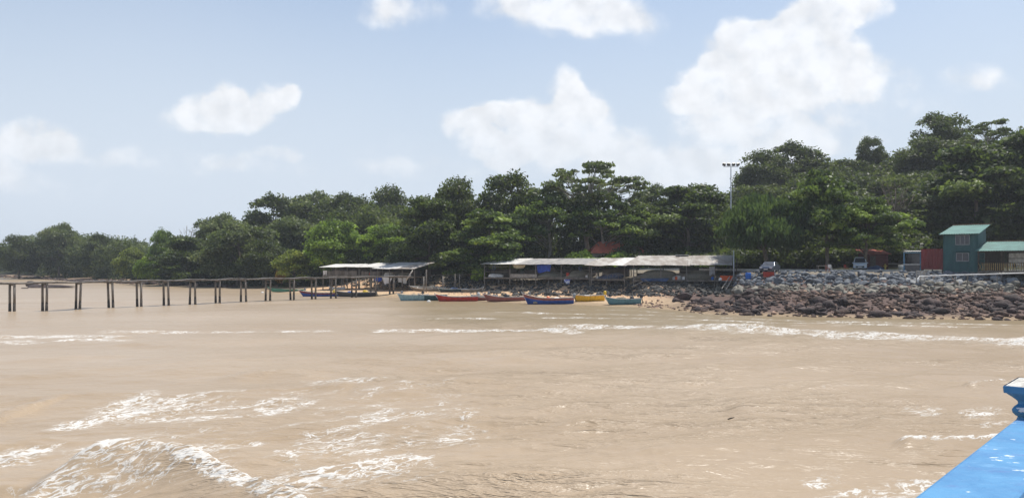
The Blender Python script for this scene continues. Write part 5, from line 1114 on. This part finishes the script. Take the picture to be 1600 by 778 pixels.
q = hit(1408, 421); drum('white_drum', (q.x, q.y, q.z), .4, .6, M_white, 'white drum standing on the bank left of the blue-framed kiosk', 'drum')
q = hit(1383, 422); hy = thing('yellow_hydrant', 'yellow hydrant-like post on the bank right of the red hut', 'hydrant', tuple(q)); M_y2 = mat('yellow_paint', (.45,.32,.05))
MB().tube([q, q+Vector((0,0,.08)), q+Vector((0,0,.1)), q+Vector((0,0,.75)), q+Vector((0,0,.9))], [.22,.22,.14,.14,.05], 12).build('body', M_y2, hy, True); MB().tube([q+Vector((-.28,0,.55)), q+Vector((.28,0,.55))], [.08,.08], 8).build('outlet', M_y2, hy, True)
q = hit(1368, 422); blob('tarpaulin_heap', q, (1.1, .8, .6), M_netb, 'dark blue tarpaulin heap on the ground in front of the red hut', 'tarpaulin', 21)
o = MB().beam(hit(1386, 417)+Vector((0,0,.45)), hit(1416, 417)+Vector((0,0,.45)), .12).build('bench_plank', M_woodl); single(o, 'pale low plank bench between the yellow post and the white drum', 'bench')
chair(hit(1297, 424), 2.4, M_white, 'white plastic chair under the trees on the bank', 'plastic_chair'); chair(hit(1293, 424.5), 1.2, M_red, 'red plastic chair just left of the white one on the bank', 'plastic_chair'); chair(hit(1322, 423.5), .4, M_red, 'red plastic chair between the two tree trunks on the bank', 'plastic_chair')
table_(1284, hit(1284, 424).y, hit(1284, 424).z, 'low red-brown table left of the plastic chairs on the bank')
# ---------------------------------------------------------------- cars
M_silver = mat('silver_car_paint', (.13,.155,.20), (.11,.13,.17), rough=.28, metal=.5, spec=.6); M_wcar = mat('white_car_paint', (.68,.76,.84), (.62,.70,.8), rough=.3, spec=.5)
def car(label, p, rz, m, van=False):
    t = thing('parked_car', label, 'car', tuple(p), None, rz); hw = .86; Lh = 2.15
    hb = 1.0 if not van else 1.1; top = 1.48 if not van else 1.85
    lowp = [(-Lh,.32),(-Lh-.05,.62),(-Lh+.12,.86),(-.95,hb-.02),(1.55,hb),(Lh,hb-.08),(Lh+.05,.5),(Lh-.03,.32)] if not van else [(-Lh,.32),(-Lh-.05,.75),(-Lh+.25,1.0),(-1.3,hb),(1.9,hb),(Lh,hb),(Lh+.04,.5),(Lh,.32)]
    b = MB(); n_ = len(lowp)
    for y0, y1, ins in ((-hw, hw, 0),): b.prism(lowp, (1,0,0), (0,0,1), (0,y0,0), (0,y1-y0,0))
    b.build('body', m, t, world=False, bevel=.09)
    cabp = [(-1.0,hb-.04),(-.28,top-.05),(.2,top),(1.15,top-.03),(1.75,hb)] if not van else [(-1.4,hb-.04),(-.75,top-.06),(-.2,top),(1.85,top-.04),(2.0,hb)]
    b = MB(); n_ = len(cabp); ti = .16
    vs = [(a, -hw+.03+(ti if z > hb+.1 else 0), z) for a, z in cabp]+[(a, hw-.03-(ti if z > hb+.1 else 0), z) for a, z in cabp]
    b.add(vs, [tuple(range(n_-1, -1, -1)), tuple(range(n_, 2*n_))]+[(i, (i+1) % n_, n_+(i+1) % n_, n_+i) for i in range(n_)]); b.build('cabin', m, t, world=False, bevel=.04)
    # glazing set proud of the cabin
    a0, a1 = Vector(vs[0]), Vector(vs[1]); c0, c1 = Vector(vs[n_]), Vector(vs[n_+1]); nrm = (a1-a0).cross(c0-a0).normalized(); nrm = nrm if nrm.x < 0 else -nrm
    def pane(nm, pts, nrm):
        ce = sum(pts, Vector())/len(pts); pp = [ce+(p_-ce)*.88+nrm*.012 for p_ in pts]; MB().add(pp+[p_-nrm*.006 for p_ in pp], [tuple(range(len(pp))), tuple(range(2*len(pp)-1, len(pp)-1, -1))]+[(i, (i+1) % len(pp), len(pp)+(i+1) % len(pp), len(pp)+i) for i in range(len(pp))]).build(nm, M_glass, t, world=False)
    pane('windscreen', [a0, c0, c1, a1], nrm)
    e0, e1, f0, f1 = Vector(vs[n_-2]), Vector(vs[n_-1]), Vector(vs[2*n_-2]), Vector(vs[2*n_-1]); pane('rear_window', [e0, e1, f1, f0], Vector((.8, 0, .5)).normalized())
    for o_ in (0, n_):
        sg = -1 if o_ == 0 else 1; m0 = (Vector(vs[o_])+Vector(vs[o_+n_-1]))/2; m1 = (Vector(vs[o_+1])+Vector(vs[o_+n_-2]))/2
        pane('side_window', [Vector(vs[o_])+Vector((.12,0,.06)), m0+Vector((-.04,0,.06)), m1+Vector((-.04,0,0)), Vector(vs[o_+1])], Vector((0, sg, .25)).normalized())
        pane('side_window', [m0+Vector((.04,0,.06)), Vector(vs[o_+n_-1])+Vector((-.12,0,.06)), Vector(vs[o_+n_-2]), m1+Vector((.04,0,0))], Vector((0, sg, .25)).normalized())
    for xw in (-1.35, 1.32):
        for sg in (-1, 1):
            ty = MB().tube([(xw, sg*(hw-.16), .31), (xw, sg*(hw+.03), .31)], [.31, .31], 20).build('wheel', M_black, t, world=False); MB().tube([(xw, sg*(hw+.02), .31), (xw, sg*(hw+.045), .31)], [.19, .17], 14).build('rim', M_steel, ty, world=False)
    for sg in (-1, 1):
        MB().box((-Lh-.01, sg*.62, .72), (.10, .32, .15)).build('headlight', M_white, t, world=False); MB().box((Lh+.0, sg*.66, .78), (.08, .28, .16)).build('tail_light', M_red, t, world=False); MB().box((-.75, sg*(hw+.08), 1.05), (.10, .16, .12)).build('wing_mirror', m, t, world=False)
    MB().box((-Lh-.04, 0, .52), (.05, 1.1, .2)).build('grille', M_black, t, world=False); MB().box((-Lh-.075, 0, .5), (.02, .5, .11)).build('number_plate', M_white, t, world=False)
    return t
q = W(1203, 425.5, 101); q.z = Hs(q.x, q.y); car('silver car parked nose towards the water beside a tree trunk', q, R(58), M_silver)
q = W(1344, 421, 109); q.z = Hs(q.x, q.y); car('pale blue-white van parked behind the tree trunks left of the red hut', q, R(65), M_wcar, True)

# ---------------------------------------------------------------- blue pier parapet in the foreground
VD = Vector((1103/F, 1, 0)).normalized(); NR = Vector((VD.y, -VD.x, 0)); E0 = Vector((1.122, 2.12, 0)); ZC = CH-.65
def PP(a, b, z): q = E0+VD*a+NR*b; return Vector((q.x, q.y, z))
m = bpy.data.materials.new('blue_painted_concrete'); m.use_nodes = True; N = NT(m.node_tree); t = N.add('ShaderNodeTexCoord').outputs['Object']
c_ = N.mix(N.ss(N.noise(t, 6, 5, .6), .3, .7), c4((.050,.195,.40)), c4((.085,.275,.49)))
c_ = N.mix(N.math('MULTIPLY', N.ss(N.noise(t, 2.2, 5, .65), .52, .68), .55), c_, c4((.065,.16,.42)))
mpx = N.add('ShaderNodeMapping', vector_type='TEXTURE'); N.put(mpx.inputs[0], t); mpx.inputs['Rotation'].default_value = (0, 0, R(-8)); mpx.inputs['Scale'].default_value = (2.2, 1, 1); ts = mpx.outputs[0]
ch = N.ss(N.noise(ts, 26, 4, .6), .655, .675); c_ = N.mix(ch, c_, c4((.78,.82,.86)))
dk = N.ss(N.noise(ts, 7, 7, .7), .54, .68); c_ = N.mix(N.math('MULTIPLY', dk, .55), c_, c4((.10,.15,.36))); pl_ = N.ss(N.noise(ts, 11, 6, .7), .56, .70); c_ = N.mix(N.math('MULTIPLY', pl_, .35), c_, c4((.22,.42,.62)))
p = N.add('ShaderNodeBsdfPrincipled'); N.put(p.inputs['Base Color'], c_); p.inputs['Roughness'].default_value = .5; p.inputs['Specular IOR Level'].default_value = .35
bn = N.add('ShaderNodeBump'); bn.inputs['Distance'].default_value = .012; bn.inputs['Strength'].default_value = .7; N.put(bn.inputs['Height'], N.math('ADD', N.noise(t, 22, 6, .65), N.math('MULTIPLY', ch, .2))); N.l.new(bn.outputs[0], p.inputs['Normal'])
o = N.add('ShaderNodeOutputMaterial'); N.l.new(p.outputs[0], o.inputs[0]); M_bp = m
M_conc = mat('rough_grey_concrete', (.62,.60,.55), (.36,.34,.30), scale=28, bump=.012, bscale=60); M_dk = mat('pier_concrete', (.42,.42,.42), (.33,.33,.32), scale=2)
bw = .205; pr = thing('blue_parapet', 'bright blue painted concrete parapet of the pier at the lower right, with a moulded post', 'parapet', tuple(PP(0, bw/2, 3.9)))
def pbox(a0, a1, b0, b1, z0, z1, name, m, par, bev=.012):
    mb = MB(); mb.add([PP(a0,b0,z0), PP(a1,b0,z0), PP(a1,b1,z0), PP(a0,b1,z0), PP(a0,b0,z1), PP(a1,b0,z1), PP(a1,b1,z1), PP(a0,b1,z1)], [(0,1,2,3),(7,6,5,4),(0,4,5,1),(1,5,6,2),(2,6,7,3),(3,7,4,0)]); o = mb.build(name, m, par, bevel=bev); return o
a_post = 1.47
pbox(-4.5, a_post, -.014, bw, ZC-.10, ZC, 'coping', M_bp, pr); pbox(-4.5, 9.0, .04, bw-.04, 3.9, ZC-.102, 'wall', M_bp, pr)
def pillar(a):
    cx, cy = (PP(a+.17, bw/2, 0)).xy; prof = [(-.95,.125),(-.11,.125),(-.02,.125),(.0,.118),(.004,.125),(.02,.135),(.035,.137),(.05,.130),(.062,.118),(.075,.118),(.085,.125),(.10,.138),(.112,.150),(.118,.154),(.118,.162),(.150,.164),(.155,.161)]
    rows = []
    for z, hw in prof:
        z = z*.84 if z > 0 else z
        rows.append([tuple(Vector((cx, cy, ZC+z))+VD*sx*hw+NR*sy*hw) for sx, sy in ((-1,-1),(1,-1),(1,1),(-1,1))])
    b = MB(); b.grid(rows, closed=True); b.m = b.m; b.build('post', M_bp, pr, bevel=.003)
    b = MB(); n_ = 9; hw = .157; g_ = np.random.RandomState(3); rows = [[tuple(Vector((cx, cy, ZC+.157*.84+(g_.uniform(0, .006) if 0 < i < n_-1 and 0 < j < n_-1 else -.003)))+VD*hw*(2*i/(n_-1)-1)+NR*hw*(2*j/(n_-1)-1)) for j in range(n_)] for i in range(n_)]; b.grid(rows); b.build('post_top', M_conc, pr)
pillar(a_post); 
pbox(a_post+.34, 9.0, 0, bw, ZC-.10, ZC, 'coping', M_bp, pr)
pk = MB(); pk.add([PP(-5,.0-.05,3.6), PP(60,-.05,3.6), PP(60,4,3.6), PP(-5,4,3.6), PP(-5,-.05,3.9), PP(60,-.05,3.9), PP(60,4,3.9), PP(-5,4,3.9)], [(0,1,2,3),(7,6,5,4),(0,4,5,1),(1,5,6,2),(2,6,7,3),(3,7,4,0)]); tag(pk.build('pier_deck', M_dk), kind='structure')
# ---------------------------------------------------------------- haze
hz = MB().box((0, 550, 23.5), (5300, 4400, 57)).build('haze', []); hm = bpy.data.materials.new('thin_sea_haze'); hm.use_nodes = True; N = NT(hm.node_tree)
pv = N.add('ShaderNodeVolumePrincipled'); pv.inputs['Color'].default_value = (.90,.95,1,1); pv.inputs['Density'].default_value = .00030; pv.inputs['Anisotropy'].default_value = .2
o = N.add('ShaderNodeOutputMaterial'); N.l.new(pv.outputs[0], o.inputs['Volume']); hz.data.materials.append(hm); tag(hz, kind='stuff', label='thin pale sea haze in the air over the shore', cat='haze')
hz.location = (0, 0, 0)
